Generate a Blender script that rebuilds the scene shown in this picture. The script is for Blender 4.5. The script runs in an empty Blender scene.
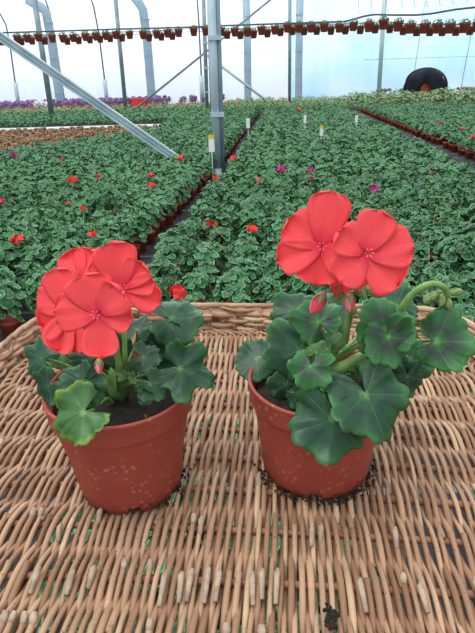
import bpy, math, random
import numpy as np
from mathutils import Vector, Matrix, noise
SC = bpy.context.scene
COL = SC.collection
PI = math.pi
# ---------------------------------------------------------------- camera
F = 520.0; TH = math.radians(24.4); RO = math.radians(1.8)
CX, CY = 237.5, 316.5
FW = Vector((0, math.cos(TH), -math.sin(TH)))
UP0 = Vector((0, math.sin(TH), math.cos(TH))); R0 = Vector((1, 0, 0))
UP = UP0 * math.cos(RO) + R0 * math.sin(RO); RT = R0 * math.cos(RO) - UP0 * math.sin(RO)
EYE = Vector((0, 0, 1.35))
cam_d = bpy.data.cameras.new('camera'); cam = bpy.data.objects.new('camera', cam_d); COL.objects.link(cam)
cam_d.sensor_fit = 'VERTICAL'; cam_d.sensor_height = 24.0; cam_d.lens = F / 633.0 * 24.0
cam_d.clip_start = 0.02; cam_d.clip_end = 300
mw = Matrix((RT, UP, -FW)).transposed().to_4x4(); mw.translation = EYE
cam.matrix_world = mw
SC.camera = cam
# ---------------------------------------------------------------- light
w = bpy.data.worlds.new('sky'); SC.world = w; w.use_nodes = True
nt = w.node_tree; nt.nodes.clear()
out = nt.nodes.new('ShaderNodeOutputWorld'); bg = nt.nodes.new('ShaderNodeBackground')
tc = nt.nodes.new('ShaderNodeTexCoord'); sx = nt.nodes.new('ShaderNodeSeparateXYZ'); cr = nt.nodes.new('ShaderNodeValToRGB')
nt.links.new(tc.outputs['Generated'], sx.inputs[0])
mr = nt.nodes.new('ShaderNodeMapRange'); mr.inputs[1].default_value = -1; mr.inputs[2].default_value = 1
nt.links.new(sx.outputs['Z'], mr.inputs[0]); nt.links.new(mr.outputs[0], cr.inputs[0])
e = cr.color_ramp.elements
e[0].position = 0.0; e[0].color = (0.6, 0.64, 0.66, 1)
e[1].position = 1.0; e[1].color = (1.45, 1.47, 1.5, 1)
a = e.new(0.49); a.color = (0.8, 0.85, 0.88, 1)
a = e.new(0.52); a.color = (0.74, 0.80, 0.86, 1)
a = e.new(0.75); a.color = (0.90, 0.95, 1.0, 1)
yb = nt.nodes.new('ShaderNodeMath'); yb.operation = 'MAXIMUM'; yb.inputs[1].default_value = 0.0
nt.links.new(sx.outputs['Y'], yb.inputs[0])
yp = nt.nodes.new('ShaderNodeMath'); yp.operation = 'POWER'; yp.inputs[1].default_value = 6.0; nt.links.new(yb.outputs[0], yp.inputs[0])
ml = nt.nodes.new('ShaderNodeMath'); ml.operation = 'MULTIPLY_ADD'; ml.inputs[1].default_value = 3.2; ml.inputs[2].default_value = 1.0
nt.links.new(yp.outputs[0], ml.inputs[0]); nt.links.new(ml.outputs[0], bg.inputs[1])
nt.links.new(cr.outputs[0], bg.inputs[0])
nt.links.new(bg.outputs[0], out.inputs[0])
sd = bpy.data.lights.new('sun', 'SUN'); sd.energy = 1.5; sd.angle = math.radians(35); sd.color = (1, 0.98, 0.95)
so = bpy.data.objects.new('sun', sd); COL.objects.link(so)
so.rotation_euler = Vector((-0.30, -0.25, 1.0)).to_track_quat('Z', 'Y').to_euler(); so.location = (0, 0, 20)
SC.view_settings.view_transform = 'Standard'; SC.view_settings.look = 'None'
SC.view_settings.gamma = 1.0; SC.view_settings.use_curve_mapping = False
SC.view_settings.exposure = 0.1

# ---------------------------------------------------------------- helpers
def ray(x, y): return FW + RT * ((x - CX) / F) - UP * ((y - CY) / F)
def atz(x, y, z):
    d = ray(x, y); return EYE + d * ((z - EYE.z) / d.z)
def aty(x, y, Y):
    d = ray(x, y); return EYE + d * (Y / d.y)
def proj(p):
    v = Vector(p) - EYE; k = v.dot(FW)
    if k <= 0.01: return None
    return CX + F * v.dot(RT) / k, CY - F * v.dot(UP) / k
def depth(p): return (Vector(p) - EYE).dot(FW)
def lin(c):
    return tuple((v / 255 / 12.92 if v / 255 <= .04045 else ((v / 255 + .055) / 1.055) ** 2.4) for v in c) + (1,)

class MB:
    """collects vertices, faces, uvs"""
    def __init__(s): s.v = []; s.f = []; s.uv = []; s.m = []; s.uv2 = []
    def add(s, V, Fs, UV=None, mi=0):
        o = len(s.v); s.v.extend([tuple(p) for p in V])
        for f in Fs: s.f.append(tuple(i + o for i in f)); s.m.append(mi)
        s.uv.extend(UV if UV is not None else [(0, 0)] * len(V))
    def build(s, name, mats, parent=None, smooth=True):
        me = bpy.data.meshes.new(name); me.from_pydata(s.v, [], s.f)
        ul = me.uv_layers.new(name='UVMap')
        idx = np.empty(len(me.loops), dtype=np.int32); me.loops.foreach_get('vertex_index', idx)
        ul.data.foreach_set('uv', np.array(s.uv, dtype=np.float32)[idx].ravel())
        if not isinstance(mats, (list, tuple)): mats = [mats]
        for m in mats: me.materials.append(m)
        me.polygons.foreach_set('material_index', np.array(s.m, dtype=np.int32))
        me.polygons.foreach_set('use_smooth', np.full(len(s.f), smooth))
        if s.uv2:
            u2 = me.uv_layers.new(name='vein'); u2.data.foreach_set('uv', np.array(s.uv2, dtype=np.float32)[idx].ravel())
        me.update()
        o = bpy.data.objects.new(name, me); COL.objects.link(o)
        if parent is not None: o.parent = parent
        return o

def empty(name, loc=(0, 0, 0), rz=0):
    o = bpy.data.objects.new(name, None); COL.objects.link(o); o.location = loc; o.rotation_euler = (0, 0, rz)
    o.empty_display_size = 0.05
    return o
def tag(o, label=None, cat=None, group=None, kind=None):
    if label: o['label'] = label
    if cat: o['category'] = cat
    if group: o['group'] = group
    if kind: o['kind'] = kind
    return o

def tube(pts, rad, n=6, cap=True, mb=None, uvv=0.0, mi=0, flat=1.0):
    mb = mb or MB()
    P = [Vector(p) for p in pts]; N = len(P)
    rad = rad if isinstance(rad, (list, tuple)) else [rad] * N
    V = []; UV = []; up = None; L = 0
    for i in range(N):
        t = (P[min(i + 1, N - 1)] - P[max(i - 1, 0)])
        if t.length < 1e-9: t = Vector((0, 0, 1))
        t.normalize()
        if up is None:
            up = Vector((0, 0, 1)) if abs(t.z) < .9 else Vector((0, 1, 0))
        a = t.cross(up)
        if a.length < 1e-6: a = t.cross(Vector((1, 0, 0)))
        a.normalize(); b = a.cross(t); up = b
        if i: L += (P[i] - P[i - 1]).length
        for k in range(n):
            q = 2 * PI * k / n
            V.append(P[i] + a * (math.cos(q) * rad[i]) + b * (math.sin(q) * rad[i] * flat)); UV.append((L, uvv))
    Fs = []
    for i in range(N - 1):
        for k in range(n):
            k2 = (k + 1) % n
            Fs.append((i * n + k, i * n + k2, (i + 1) * n + k2, (i + 1) * n + k))
    if cap: Fs.append(tuple(range(n - 1, -1, -1))); Fs.append(tuple((N - 1) * n + k for k in range(n)))
    mb.add(V, Fs, UV, mi); return mb

def bez(p0, p1, p2, p3, n=10):
    p0, p1, p2, p3 = map(Vector, (p0, p1, p2, p3)); r = []
    for i in range(n + 1):
        t = i / n; u = 1 - t
        r.append(p0 * u**3 + p1 * 3 * u * u * t + p2 * 3 * u * t * t + p3 * t**3)
    return r

def box(mb, lo, hi, mi=0, M=None):
    x0, y0, z0 = lo; x1, y1, z1 = hi
    V = [Vector(p) for p in ((x0,y0,z0),(x1,y0,z0),(x1,y1,z0),(x0,y1,z0),(x0,y0,z1),(x1,y0,z1),(x1,y1,z1),(x0,y1,z1))]
    if M is not None: V = [M @ p for p in V]
    mb.add(V, [(0,3,2,1),(4,5,6,7),(0,1,5,4),(1,2,6,5),(2,3,7,6),(3,0,4,7)], None, mi)

def lathe(prof, n=32, mb=None, mod=None, mi=0, cen=(0, 0, 0)):
    mb = mb or MB(); V = []; UV = []
    for i, (r, z) in enumerate(prof):
        for k in range(n):
            q = 2 * PI * k / n; rr, zz = (r, z) if mod is None else mod(i, q, r, z)
            V.append((cen[0] + rr * math.cos(q), cen[1] + rr * math.sin(q), cen[2] + zz)); UV.append((k / n, zz))
    Fs = [(i * n + k, i * n + (k + 1) % n, (i + 1) * n + (k + 1) % n, (i + 1) * n + k) for i in range(len(prof) - 1) for k in range(n)]
    mb.add(V, Fs, UV, mi); return mb

# ---------------------------------------------------------------- materials
def mat(name, base=(0.5, 0.5, 0.5, 1), rough=0.6, metal=0.0, spec=0.5):
    m = bpy.data.materials.new(name); m.use_nodes = True
    b = m.node_tree.nodes['Principled BSDF']
    b.inputs['Base Color'].default_value = base; b.inputs['Roughness'].default_value = rough
    b.inputs['Metallic'].default_value = metal; b.inputs['Specular IOR Level'].default_value = spec
    return m
def nd(m, t, **k):
    n = m.node_tree.nodes.new(t)
    for a, v in k.items(): setattr(n, a, v)
    return n
def lk(m, a, b): m.node_tree.links.new(a, b)
def ramp(m, src, stops, interp='LINEAR'):
    r = nd(m, 'ShaderNodeValToRGB'); r.color_ramp.interpolation = interp; e = r.color_ramp.elements
    e[0].position, e[0].color = stops[0]; e[1].position, e[1].color = stops[-1]
    for p, c in stops[1:-1]:
        x = e.new(p); x.color = c
    lk(m, src, r.inputs[0]); return r.outputs[0]
def noise_tex(m, scale, detail=3, src=None, coord='Object'):
    t = nd(m, 'ShaderNodeTexCoord'); n = nd(m, 'ShaderNodeTexNoise'); n.inputs['Scale'].default_value = scale
    n.inputs['Detail'].default_value = detail; lk(m, src or t.outputs[coord], n.inputs['Vector']); return n.outputs['Fac']
def mix(m, fac, a, b, mode='MIX'):
    x = nd(m, 'ShaderNodeMix', data_type='RGBA', blend_type=mode)
    for s, v in ((x.inputs[0], fac), (x.inputs[6], a), (x.inputs[7], b)):
        if isinstance(v, (float, int, tuple)): s.default_value = v
        else: lk(m, v, s)
    return x.outputs[2]
def bump(m, h, st=0.3, dist=0.001):
    b = nd(m, 'ShaderNodeBump'); b.inputs['Strength'].default_value = st; b.inputs['Distance'].default_value = dist
    lk(m, h, b.inputs['Height']); lk(m, b.outputs[0], m.node_tree.nodes['Principled BSDF'].inputs['Normal'])
def noise_mat(name, c1, c2, scale, rough=0.7, bst=0.0, bscale=None, dist=0.002, metal=0.0, lo=.35, hi=.65, spec=.5):
    m = mat(name, rough=rough, metal=metal, spec=spec); n = noise_tex(m, scale, 4)
    lk(m, ramp(m, n, [(lo, c1), (hi, c2)]), m.node_tree.nodes['Principled BSDF'].inputs['Base Color'])
    if bst: bump(m, noise_tex(m, bscale or scale, 4), bst, dist)
    return m

def translucent_mix(m, colsock, amount):
    """adds real diffuse transmission to a thin leaf, petal or film"""
    N = m.node_tree.nodes; b = N['Principled BSDF']; o = N['Material Output']
    t = nd(m, 'ShaderNodeBsdfTranslucent'); mx = nd(m, 'ShaderNodeMixShader'); mx.inputs[0].default_value = amount
    if isinstance(colsock, tuple): t.inputs[0].default_value = colsock
    else: lk(m, colsock, t.inputs[0])
    lk(m, b.outputs[0], mx.inputs[1]); lk(m, t.outputs[0], mx.inputs[2]); lk(m, mx.outputs[0], o.inputs[0])

def leaf_mat(name, centre, mid, zone, edge, zpos=(0.45, 0.62, 0.8), rough=.55, var=0.35, veins=False):
    """pigment by distance from the leaf stalk (zonal geranium), varied from leaf to leaf; paler veins along the lobes"""
    m = mat(name, rough=rough, spec=.36); uv = nd(m, 'ShaderNodeUVMap', uv_map='UVMap'); s = nd(m, 'ShaderNodeSeparateXYZ'); lk(m, uv.outputs[0], s.inputs[0])
    n = noise_tex(m, 70, 4); ad = nd(m, 'ShaderNodeMath', operation='MULTIPLY_ADD'); lk(m, n, ad.inputs[0]); ad.inputs[1].default_value = .5; ad.inputs[2].default_value = -.25
    a2 = nd(m, 'ShaderNodeMath', operation='ADD'); lk(m, ad.outputs[0], a2.inputs[0]); lk(m, s.outputs[0], a2.inputs[1])
    c = ramp(m, a2.outputs[0], [(0.0, centre), (.16, mid), (zpos[0], mid), (zpos[1], zone), (zpos[2], mid), (.99, edge)])
    b = m.node_tree.nodes['Principled BSDF']
    if veins:
        u2 = nd(m, 'ShaderNodeUVMap', uv_map='vein'); s2 = nd(m, 'ShaderNodeSeparateXYZ'); lk(m, u2.outputs[0], s2.inputs[0])
        ab = nd(m, 'ShaderNodeMath', operation='ABSOLUTE'); lk(m, s2.outputs[0], ab.inputs[0])
        vm = ramp(m, ab.outputs[0], [(0, (.34, .34, .34, 1)), (.018, (.18, .18, .18, 1)), (.06, (0, 0, 0, 1))])
        c = mix(m, vm, c, centre)
    hv = nd(m, 'ShaderNodeHueSaturation')
    v = nd(m, 'ShaderNodeMapRange'); lk(m, s.outputs[1], v.inputs[0]); v.inputs[3].default_value = 1 - var; v.inputs[4].default_value = 1 + var
    lk(m, c, hv.inputs['Color']); lk(m, v.outputs[0], hv.inputs['Value'])
    lk(m, hv.outputs[0], b.inputs['Base Color'])
    bump(m, noise_tex(m, 260, 4), .35, .0008)
    translucent_mix(m, hv.outputs[0], .15); return m

M = {}
M['leaf_dark'] = leaf_mat('leaf_dark', lin((98, 138, 84)), lin((40, 82, 54)), lin((34, 66, 50)), lin((58, 108, 62)), (.3, .5, .8), .36, veins=True)
M['leaf_zone'] = leaf_mat('leaf_zone', lin((104, 156, 90)), lin((48, 104, 58)), lin((56, 66, 62)), lin((66, 124, 66)), (.15, .42, .75), .42, veins=True)
M['leaf_light'] = leaf_mat('leaf_light', lin((112, 148, 78)), lin((62, 108, 58)), lin((70, 114, 60)), lin((112, 148, 62)), (.3, .5, .8), .36, veins=True)
M['bed_leaf'] = leaf_mat('bed_leaf', lin((128, 176, 112)), lin((56, 108, 68)), lin((42, 84, 58)), lin((100, 160, 100)), (.4, .6, .8), .42, .5)
M['bed_leaf_zone'] = leaf_mat('bed_leaf_zone', lin((112, 166, 104)), lin((54, 108, 70)), lin((38, 42, 46)), lin((94, 154, 92)), (.12, .48, .72), .42, .45)
M['bed_leaf_pale'] = leaf_mat('bed_leaf_pale', lin((150, 176, 120)), lin((112, 142, 98)), lin((112, 142, 98)), lin((156, 180, 128)), (.4, .6, .8), .6, .4)
M['stalk'] = noise_mat('stalk', lin((92, 138, 66)), lin((126, 168, 92)), 90, .5)
M['sepal'] = noise_mat('sepal', lin((96, 128, 66)), lin((134, 160, 96)), 200, .6)
def petal_mat(name, c, cb):
    m = mat(name, rough=.6, spec=.2); uv = nd(m, 'ShaderNodeUVMap'); s = nd(m, 'ShaderNodeSeparateXYZ'); lk(m, uv.outputs[0], s.inputs[0])
    c1 = ramp(m, s.outputs[0], [(0, cb), (.3, c), (1, c)])
    wv = nd(m, 'ShaderNodeTexWave'); wv.bands_direction = 'Y'; wv.inputs['Scale'].default_value = 2.2; wv.inputs['Distortion'].default_value = 1.5
    lk(m, uv.outputs[0], wv.inputs[0])
    c2 = mix(m, .05, c1, ramp(m, wv.outputs[0], [(0, (.55, .02, .03, 1)), (1, c)]))
    lk(m, c2, m.node_tree.nodes['Principled BSDF'].inputs['Base Color'])
    bump(m, wv.outputs[0], .05, .0006); translucent_mix(m, c2, .25); return m
M['petal'] = petal_mat('petal', (0.98, 0.110, 0.122, 1), (.80, .03, .09, 1))
M['petal_bud'] = petal_mat('petal_bud', (0.90, 0.10, 0.16, 1), (.9, .45, .45, 1))
M['magenta'] = mat('magenta', lin((205, 35, 140)), .7)
M['red_far'] = mat('red_far', lin((235, 55, 55)), .7)
M['stamen'] = mat('stamen', lin((236, 120, 110)), .6)
# terracotta coloured plastic
m = M['pot'] = mat('pot', rough=.55, spec=.4)
n1 = noise_tex(m, 18, 3); base = ramp(m, n1, [(.3, lin((146, 62, 50))), (.7, lin((162, 74, 60)))])
vo = nd(m, 'ShaderNodeTexVoronoi'); vo.inputs['Scale'].default_value = 140; tcn = nd(m, 'ShaderNodeTexCoord'); lk(m, tcn.outputs['Object'], vo.inputs['Vector'])
sp = ramp(m, vo.outputs['Distance'], [(.12, (1, 1, 1, 1)), (.34, (0, 0, 0, 1))])
msk = ramp(m, noise_tex(m, 30, 2), [(.44, (0, 0, 0, 1)), (.62, (1, 1, 1, 1))])
mm = nd(m, 'ShaderNodeMath', operation='MULTIPLY'); lk(m, sp, mm.inputs[0]); lk(m, msk, mm.inputs[1])
m2 = nd(m, 'ShaderNodeMath', operation='MULTIPLY'); lk(m, mm.outputs[0], m2.inputs[0]); m2.inputs[1].default_value = .55
c = mix(m, m2.outputs[0], base, lin((205, 150, 140)))
sz = nd(m, 'ShaderNodeSeparateXYZ'); lk(m, tcn.outputs['Object'], sz.inputs[0])
dz = nd(m, 'ShaderNodeMapRange'); dz.inputs[1].default_value = .014; dz.inputs[2].default_value = 0.0; lk(m, sz.outputs[2], dz.inputs[0])
dn = ramp(m, noise_tex(m, 160, 3), [(.5, (0, 0, 0, 1)), (.6, (1, 1, 1, 1))])
dm = nd(m, 'ShaderNodeMath', operation='MULTIPLY'); lk(m, dz.outputs[0], dm.inputs[0]); lk(m, dn, dm.inputs[1])
c = mix(m, dm.outputs[0], c, lin((40, 28, 24)))
lk(m, c, m.node_tree.nodes['Principled BSDF'].inputs['Base Color'])
M['pot_far'] = noise_mat('pot_far', lin((150, 62, 46)), lin((176, 80, 60)), 12, .6)
# dark peat with perlite specks
m = M['soil'] = mat('soil', rough=.95); vo = nd(m, 'ShaderNodeTexVoronoi'); vo.inputs['Scale'].default_value = 260
tcn = nd(m, 'ShaderNodeTexCoord'); lk(m, tcn.outputs['Object'], vo.inputs['Vector'])
spk = ramp(m, vo.outputs['Color'], [(.93, (0, 0, 0, 1)), (.96, (1, 1, 1, 1))])
c = mix(m, spk, ramp(m, noise_tex(m, 120, 4), [(.35, lin((16, 13, 11))), (.7, lin((44, 35, 28)))]), lin((120, 112, 100)))
lk(m, c, m.node_tree.nodes['Principled BSDF'].inputs['Base Color']); bump(m, noise_tex(m, 260, 4), .8, .002)
# peeled willow
m = M['willow'] = mat('willow', rough=.55, spec=.35); uv = nd(m, 'ShaderNodeUVMap'); s = nd(m, 'ShaderNodeSeparateXYZ'); lk(m, uv.outputs[0], s.inputs[0])
hue = ramp(m, s.outputs[1], [(0, lin((134, 98, 72))), (.35, lin((160, 124, 96))), (.7, lin((188, 154, 124))), (1, lin((206, 178, 144)))])
mp = nd(m, 'ShaderNodeCombineXYZ'); sc = nd(m, 'ShaderNodeMath', operation='MULTIPLY'); lk(m, s.outputs[0], sc.inputs[0]); sc.inputs[1].default_value = 18
s2 = nd(m, 'ShaderNodeMath', operation='MULTIPLY'); lk(m, s.outputs[1], s2.inputs[0]); s2.inputs[1].default_value = 400
lk(m, sc.outputs[0], mp.inputs[0]); lk(m, s2.outputs[0], mp.inputs[1])
nz = noise_tex(m, 1.0, 4, mp.outputs[0])
c = mix(m, ramp(m, nz, [(.35, (0, 0, 0, 1)), (.75, (.6, .6, .6, 1))]), hue, lin((118, 84, 62)))
dk = ramp(m, noise_tex(m, 420, 2), [(.66, (0, 0, 0, 1)), (.72, (.75, .75, .75, 1))])
c = mix(m, dk, c, lin((66, 46, 36)))
lk(m, c, m.node_tree.nodes['Principled BSDF'].inputs['Base Color']); bump(m, nz, .2, .0006)
M['rod'] = noise_mat('rod', lin((126, 86, 66)), lin((160, 116, 92)), 60, .65, .3, 200, .001)
M['cut'] = noise_mat('cut', lin((186, 166, 142)), lin((150, 132, 114)), 150, .8)
M['galv'] = noise_mat('galv', lin((162, 186, 198)), lin((188, 208, 218)), 3, .45, metal=.1)
M['galv_dark'] = noise_mat('galv_dark', lin((118, 138, 152)), lin((142, 162, 174)), 3, .5, metal=.15)
M['wire'] = mat('wire', lin((90, 98, 108)), .5, .4)
M['hose'] = mat('hose', lin((70, 84, 100)), .5)
M['tarp'] = noise_mat('tarp', lin((14, 20, 30)), lin((26, 34, 48)), 1.5, .8, spec=.2)
M['brick_red'] = mat('machine_red', lin((190, 92, 66)), .7)
M['tag_white'] = mat('tag_white', lin((238, 240, 240)), .5)
M['tag_yellow'] = mat('tag_yellow', lin((232, 196, 70)), .5)
M['concrete'] = noise_mat('concrete', lin((168, 176, 180)), lin((196, 202, 204)), .8, .8)
M['wood'] = noise_mat('wood', lin((120, 88, 64)), lin((150, 112, 84)), 8, .7)
# woven black ground cloth with pale guide lines
m = M['ground'] = mat('ground', rough=.85); tcn = nd(m, 'ShaderNodeTexCoord'); wv = nd(m, 'ShaderNodeTexWave'); wv.bands_direction = 'Y'; wv.inputs['Scale'].default_value = .55
lk(m, tcn.outputs['Object'], wv.inputs[0]); ln = ramp(m, wv.outputs[0], [(.985, (0, 0, 0, 1)), (.995, (1, 1, 1, 1))])
nn = ramp(m, noise_tex(m, 9, 5), [(.3, lin((24, 25, 28))), (.7, lin((48, 48, 51)))])
lk(m, mix(m, ln, nn, lin((104, 108, 118))), m.node_tree.nodes['Principled BSDF'].inputs['Base Color'])
M['soil_bed'] = noise_mat('soil_bed', lin((96, 60, 48)), lin((150, 96, 76)), 2.2, .9, .4, 9, .02)
# polythene film: thin, translucent
def film_mat(name, c, tr, stripes=False):
    m = mat(name, c, .4)
    if stripes:
        cs = ramp(m, noise_tex(m, .35, 2), [(.4, c), (.62, (c[0]*.86, c[1]*.95, c[2], 1))])
    else: cs = c
    if stripes: lk(m, cs, m.node_tree.nodes['Principled BSDF'].inputs['Base Color'])
    translucent_mix(m, cs, tr); return m
M['film'] = film_mat('film', (.93, .96, 1, 1), .85)
M['film_blue'] = film_mat('film_blue', (.84, .94, .99, 1), .85, True)
M['film_tube'] = film_mat('film_tube', (.58, .70, .78, 1), .6)

# ---------------------------------------------------------------- setting
YG = math.radians(5.5); GS, GC = math.sin(YG), math.cos(YG)
def g2w(t, s): return t * GC + s * GS, -t * GS + s * GC
def w2g(x, y): return x * GC - y * GS, x * GS + y * GC
def ground_quad(name, pts, z, mt, z0=None, label=None):
    mb = MB(); n = len(pts); z0 = z - .03 if z0 is None else z0
    V = [(x, y, z0) for x, y in pts] + [(x, y, z) for x, y in pts]
    mb.add(V, [tuple(range(n - 1, -1, -1)), tuple(range(n, 2 * n))] + [(i, (i + 1) % n, n + (i + 1) % n, n + i) for i in range(n)])
    o = mb.build(name, mt, smooth=False); tag(o, label, kind='structure'); return o
fl = ground_quad('floor', [(-26, -6), (26, -6), (26, 38), (4, 38), (-26, 44)], 0.0, M['ground'], -.1, 'black woven ground cloth seen in the aisle between the beds')
ground_quad('trim_1', [(-16, 19.0), (-1.9, 18.4), (-1.9, 19.3), (-16, 20.1)], .05, M['concrete'], 0.0, 'pale concrete path strip crossing behind the seedling bed')
ground_quad('trim_2', [(-14, 10.3), (-4.8, 10.2), (-2.6, 14.2), (-2.4, 18.2), (-16, 18.9)], .03, M['soil_bed'], 0.0, 'reddish brown bare soil strip with young seedlings')
# end wall of film: a corrugated thin sheet, in two bays
def wall_sheet(name, x0, x1, y0, y1, h, mt, label):
    mb = MB(); n = 80; V = []
    for i in range(n + 1):
        t = i / n; x = x0 + (x1 - x0) * t; y = y0 + (y1 - y0) * t + .04 * math.sin(i * 1.9)
        for z in (0, h): V.append((x, y, z))
        for z in (h, 0): V.append((x, y + .01, z))
    Fs = []
    for i in range(n):
        for k in range(4): a = i * 4; Fs.append((a + k, a + 4 + k, a + 4 + (k + 1) % 4, a + (k + 1) % 4))
    Fs += [(0, 1, 2, 3), (n*4+3, n*4+2, n*4+1, n*4)]
    mb.add(V, Fs); o = mb.build(name, mt); tag(o, label, kind='structure')
wall_sheet('wall_back', -26, 4.0, 44, 38, 9.0, M['film'], 'bright white polythene end wall behind the beds')
wall_sheet('wall_right', 4.0, 26, 38, 38, 9.0, M['film_blue'], 'faintly blue polythene end wall with panel seams')
mb = MB()
for x in (12.1, 15.4): tube([(x, 37.8, 0), (x + .5, 37.8, 9)], .025, 6, mb=mb)
for z in (2.35,): tube([(8.8, 37.85, z), (24, 37.85, z)], .02, 6, mb=mb)
tag(mb.build('trim_3', M['galv']), 'thin bars holding the blue film wall', kind='structure')

# ---------------------------------------------------------------- frame posts and braces
def post(name, x0, y0, x1, y1, Y, r, z0=0.0, label='', extra=None, mt='galv', group=None):
    """a straight round post standing at distance Y through two seen points; runs from ground to above the frame"""
    a = aty(x0, y0, Y); b = aty(x1, y1, Y); d = (b - a) / (b.z - a.z)
    foot = a + d * (z0 - a.z); top = a + d * (max(b.z, 0) + .8 - a.z)
    t = empty(name, foot); tag(t, label, 'post', group)
    tube([(0, 0, 0), top - foot], r, 12).build('tube', M[mt], t)
    fl = lathe([(r * 1.5, 0), (r * 1.5, .02), (r * 1.1, .025), (r * 1.1, .12), (r, .13)], 12).build('foot', M[mt], t)
    if extra: 
        o, r2 = extra
        tube([Vector((o, .01, 0)), top - foot + Vector((o, .01, 0))], r2, 10).build('side_tube', M['galv_dark'], t)
        for z in (.9, 1.9, 2.9):
            mb = MB(); p = (top - foot) * (z / (top - foot).z)
            box(mb, (p.x - r * 1.15, p.y - r * 1.2, z - .03), (p.x + o + r2 * 1.2, p.y + r * 1.2, z + .03))
            mb.build('clamp', M['galv'], t, False)
    return t
post('steel_post', 217.0, 157, 211.5, 2, 8.25, .062, 0, 'thick pale steel post standing mid bed beside the black aisle', (.085, .032))
post('steel_post', 207.0, 104, 203.5, 2, 26, .085, 0, 'thin double steel post directly behind the thick pale post', (.18, .04), 'galv_dark')
post('steel_post', 51.5, 113, 34.5, 0, 25, .12, 0, 'dark leaning steel post in front of the purple flowers', None, 'galv_dark')
post('steel_post', 125.5, 106, 115.5, 0, 28, .10, 0, 'slim steel post above the red flower crate at end of bed', None, 'galv_dark')
post('steel_post', 289.5, 106, 289.8, 0, 28, .075, 0, 'slim upright steel post beside the pale wide column', None, 'galv_dark')
post('steel_post', 378, 106, 384.5, 0, 26, .10, 0, 'grey steel post standing by the pair of far seedling stakes', None, 'galv')
def brace(name, p, q, r, label, mt='galv', prof=None, ends=True):
    a = Vector(p); b = Vector(q); t = empty(name, a); tag(t, label, 'brace'); d = b - a
    if prof:
        # rolled channel: three ribs along a flat web
        side = d.normalized().cross(Vector((0, 1, 0))).normalized(); back = Vector((0, 1, 0))
        mb = MB()
        w2 = prof; prof2 = [(-w2, 0), (-w2, -.03), (-w2*.62, -.03), (-w2*.5, 0), (-w2*.2, 0), (-w2*.12, -.03), (w2*.12, -.03), (w2*.2, 0), (w2*.5, 0), (w2*.62, -.03), (w2, -.03), (w2, 0), (w2, .03), (-w2, .03)]
        n = len(prof2); V = [o + side * s + back * h for o in (Vector((0,0,0)), d) for s, h in prof2]
        mb.add(V, [(i, (i + 1) % n, n + (i + 1) % n, n + i) for i in range(n)] + [tuple(range(n - 1, -1, -1)), tuple(range(n, 2 * n))])
        mb.build('channel', M[mt], t, False)
        p2 = d.normalized() * .16; mb = MB()
        box(mb, (p2.x - .05, p2.y - .06, p2.z - .06), (p2.x + .05, p2.y + .05, p2.z + .06)); mb.build('end_clamp', M['galv_dark'], t, False)
    else: tube([(0, 0, 0), d], r, 10).build('tube', M[mt], t); lathe([(r*1.6, -.02), (r*1.6, .02), (r*.5, .03)], 8).build('end_joint', M[mt], t)
b0 = aty(171, 155, 8.4); b1 = aty(-2, 35, 8.4); dd = (b0 - b1) / (b1.z - b0.z)
brace('diagonal_brace', b0 + dd * (b0.z - .0), b1 - dd * .8, .06, 'wide ribbed pale steel brace slanting down from the upper corner into the bed', prof=.062)
brace('diagonal_brace', aty(134, 110, 27.5), aty(275, -4, 27.5), .05, 'thin dark brace rising behind the thick post toward the hanging pots', 'galv_dark')
brace('diagonal_brace', aty(280, 111, 26.5), aty(203, 52, 26.5), .06, 'short thin brace falling from the double post to bed end', 'galv')

# pale film covered columns of the end wall with bent tops
def column(name, pts, Y, r, label):
    P = [aty(x, y, Y) for x, y in pts]; f = Vector((P[0].x, P[0].y, 0)); t = empty(name, f); tag(t, label, 'column')
    tube([(0, 0, 0)] + [p - f for p in P], r, 10, flat=.7).build('sleeve', M['film_tube'], t)
    mb = MB()
    for k in range(1, 6):
        z = k * .95; q = P[0] + (P[1] - P[0]) * ((z) / max(.1, (P[1] - P[0]).z)); q = q - f
        tube([(q.x, q.y, z - .02), (q.x, q.y, z + .03)], r * 1.06, 10, mb=mb, flat=.75)
    mb.build('strap', M['galv'], t)
column('film_column', [(60, 100), (51, 38), (46, 12), (42, 8), (27, -1)], 35, .27, 'pale bluish column with bent top behind the dark leaning post')
column('film_column', [(152, 101), (147, 40), (143, 10), (139, 3), (134, -3)], 35, .26, 'pale bluish wide column rising over far end left of the double post')
column('film_column', [(248, 101), (247.5, 50), (246, -3)], 35, .22, 'pale bluish column just past the thick steel post')
column('film_column', [(298.5, 101), (299, 50), (300, -3)], 35, .22, 'pale bluish column close beside the slim upright post')
def hoop(pts, Y, label, st=True):
    P = [aty(x, y, Y) for x, y in pts]; f = P[0]; t = empty('hoop_tube', f); tag(t, label, 'pole')
    Q = [p - f for p in P]; tube([Vector((Q[0].x - .0, Q[0].y, -f.z))] + Q, .045, 6).build('tube', M['wire'], t)
    tube([Vector((Q[0].x, Q[0].y, -f.z)), Q[0] + (Q[1] - Q[0]) * .75], .13, 8).build('stake', M['galv'], t)
hoop([(17, 97), (14.5, 78), (10, 45), (6, 25), (-3, 8)], 35, 'thin curved hoop tube nearest the corner of the white wall')
hoop([(106, 93), (104, 75), (99, 35), (94, 8), (90, -4)], 35, 'thin curved hoop tube between two far steel posts')
hoop([(57, 60), (53, 30), (49, 10), (44, -4)], 36, 'thin curved hoop tube against the bent pale column')
hoop([(202, 92), (201, 70), (199, 25), (197, -3)], 35, 'thin hoop tube close behind the double post')

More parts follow.
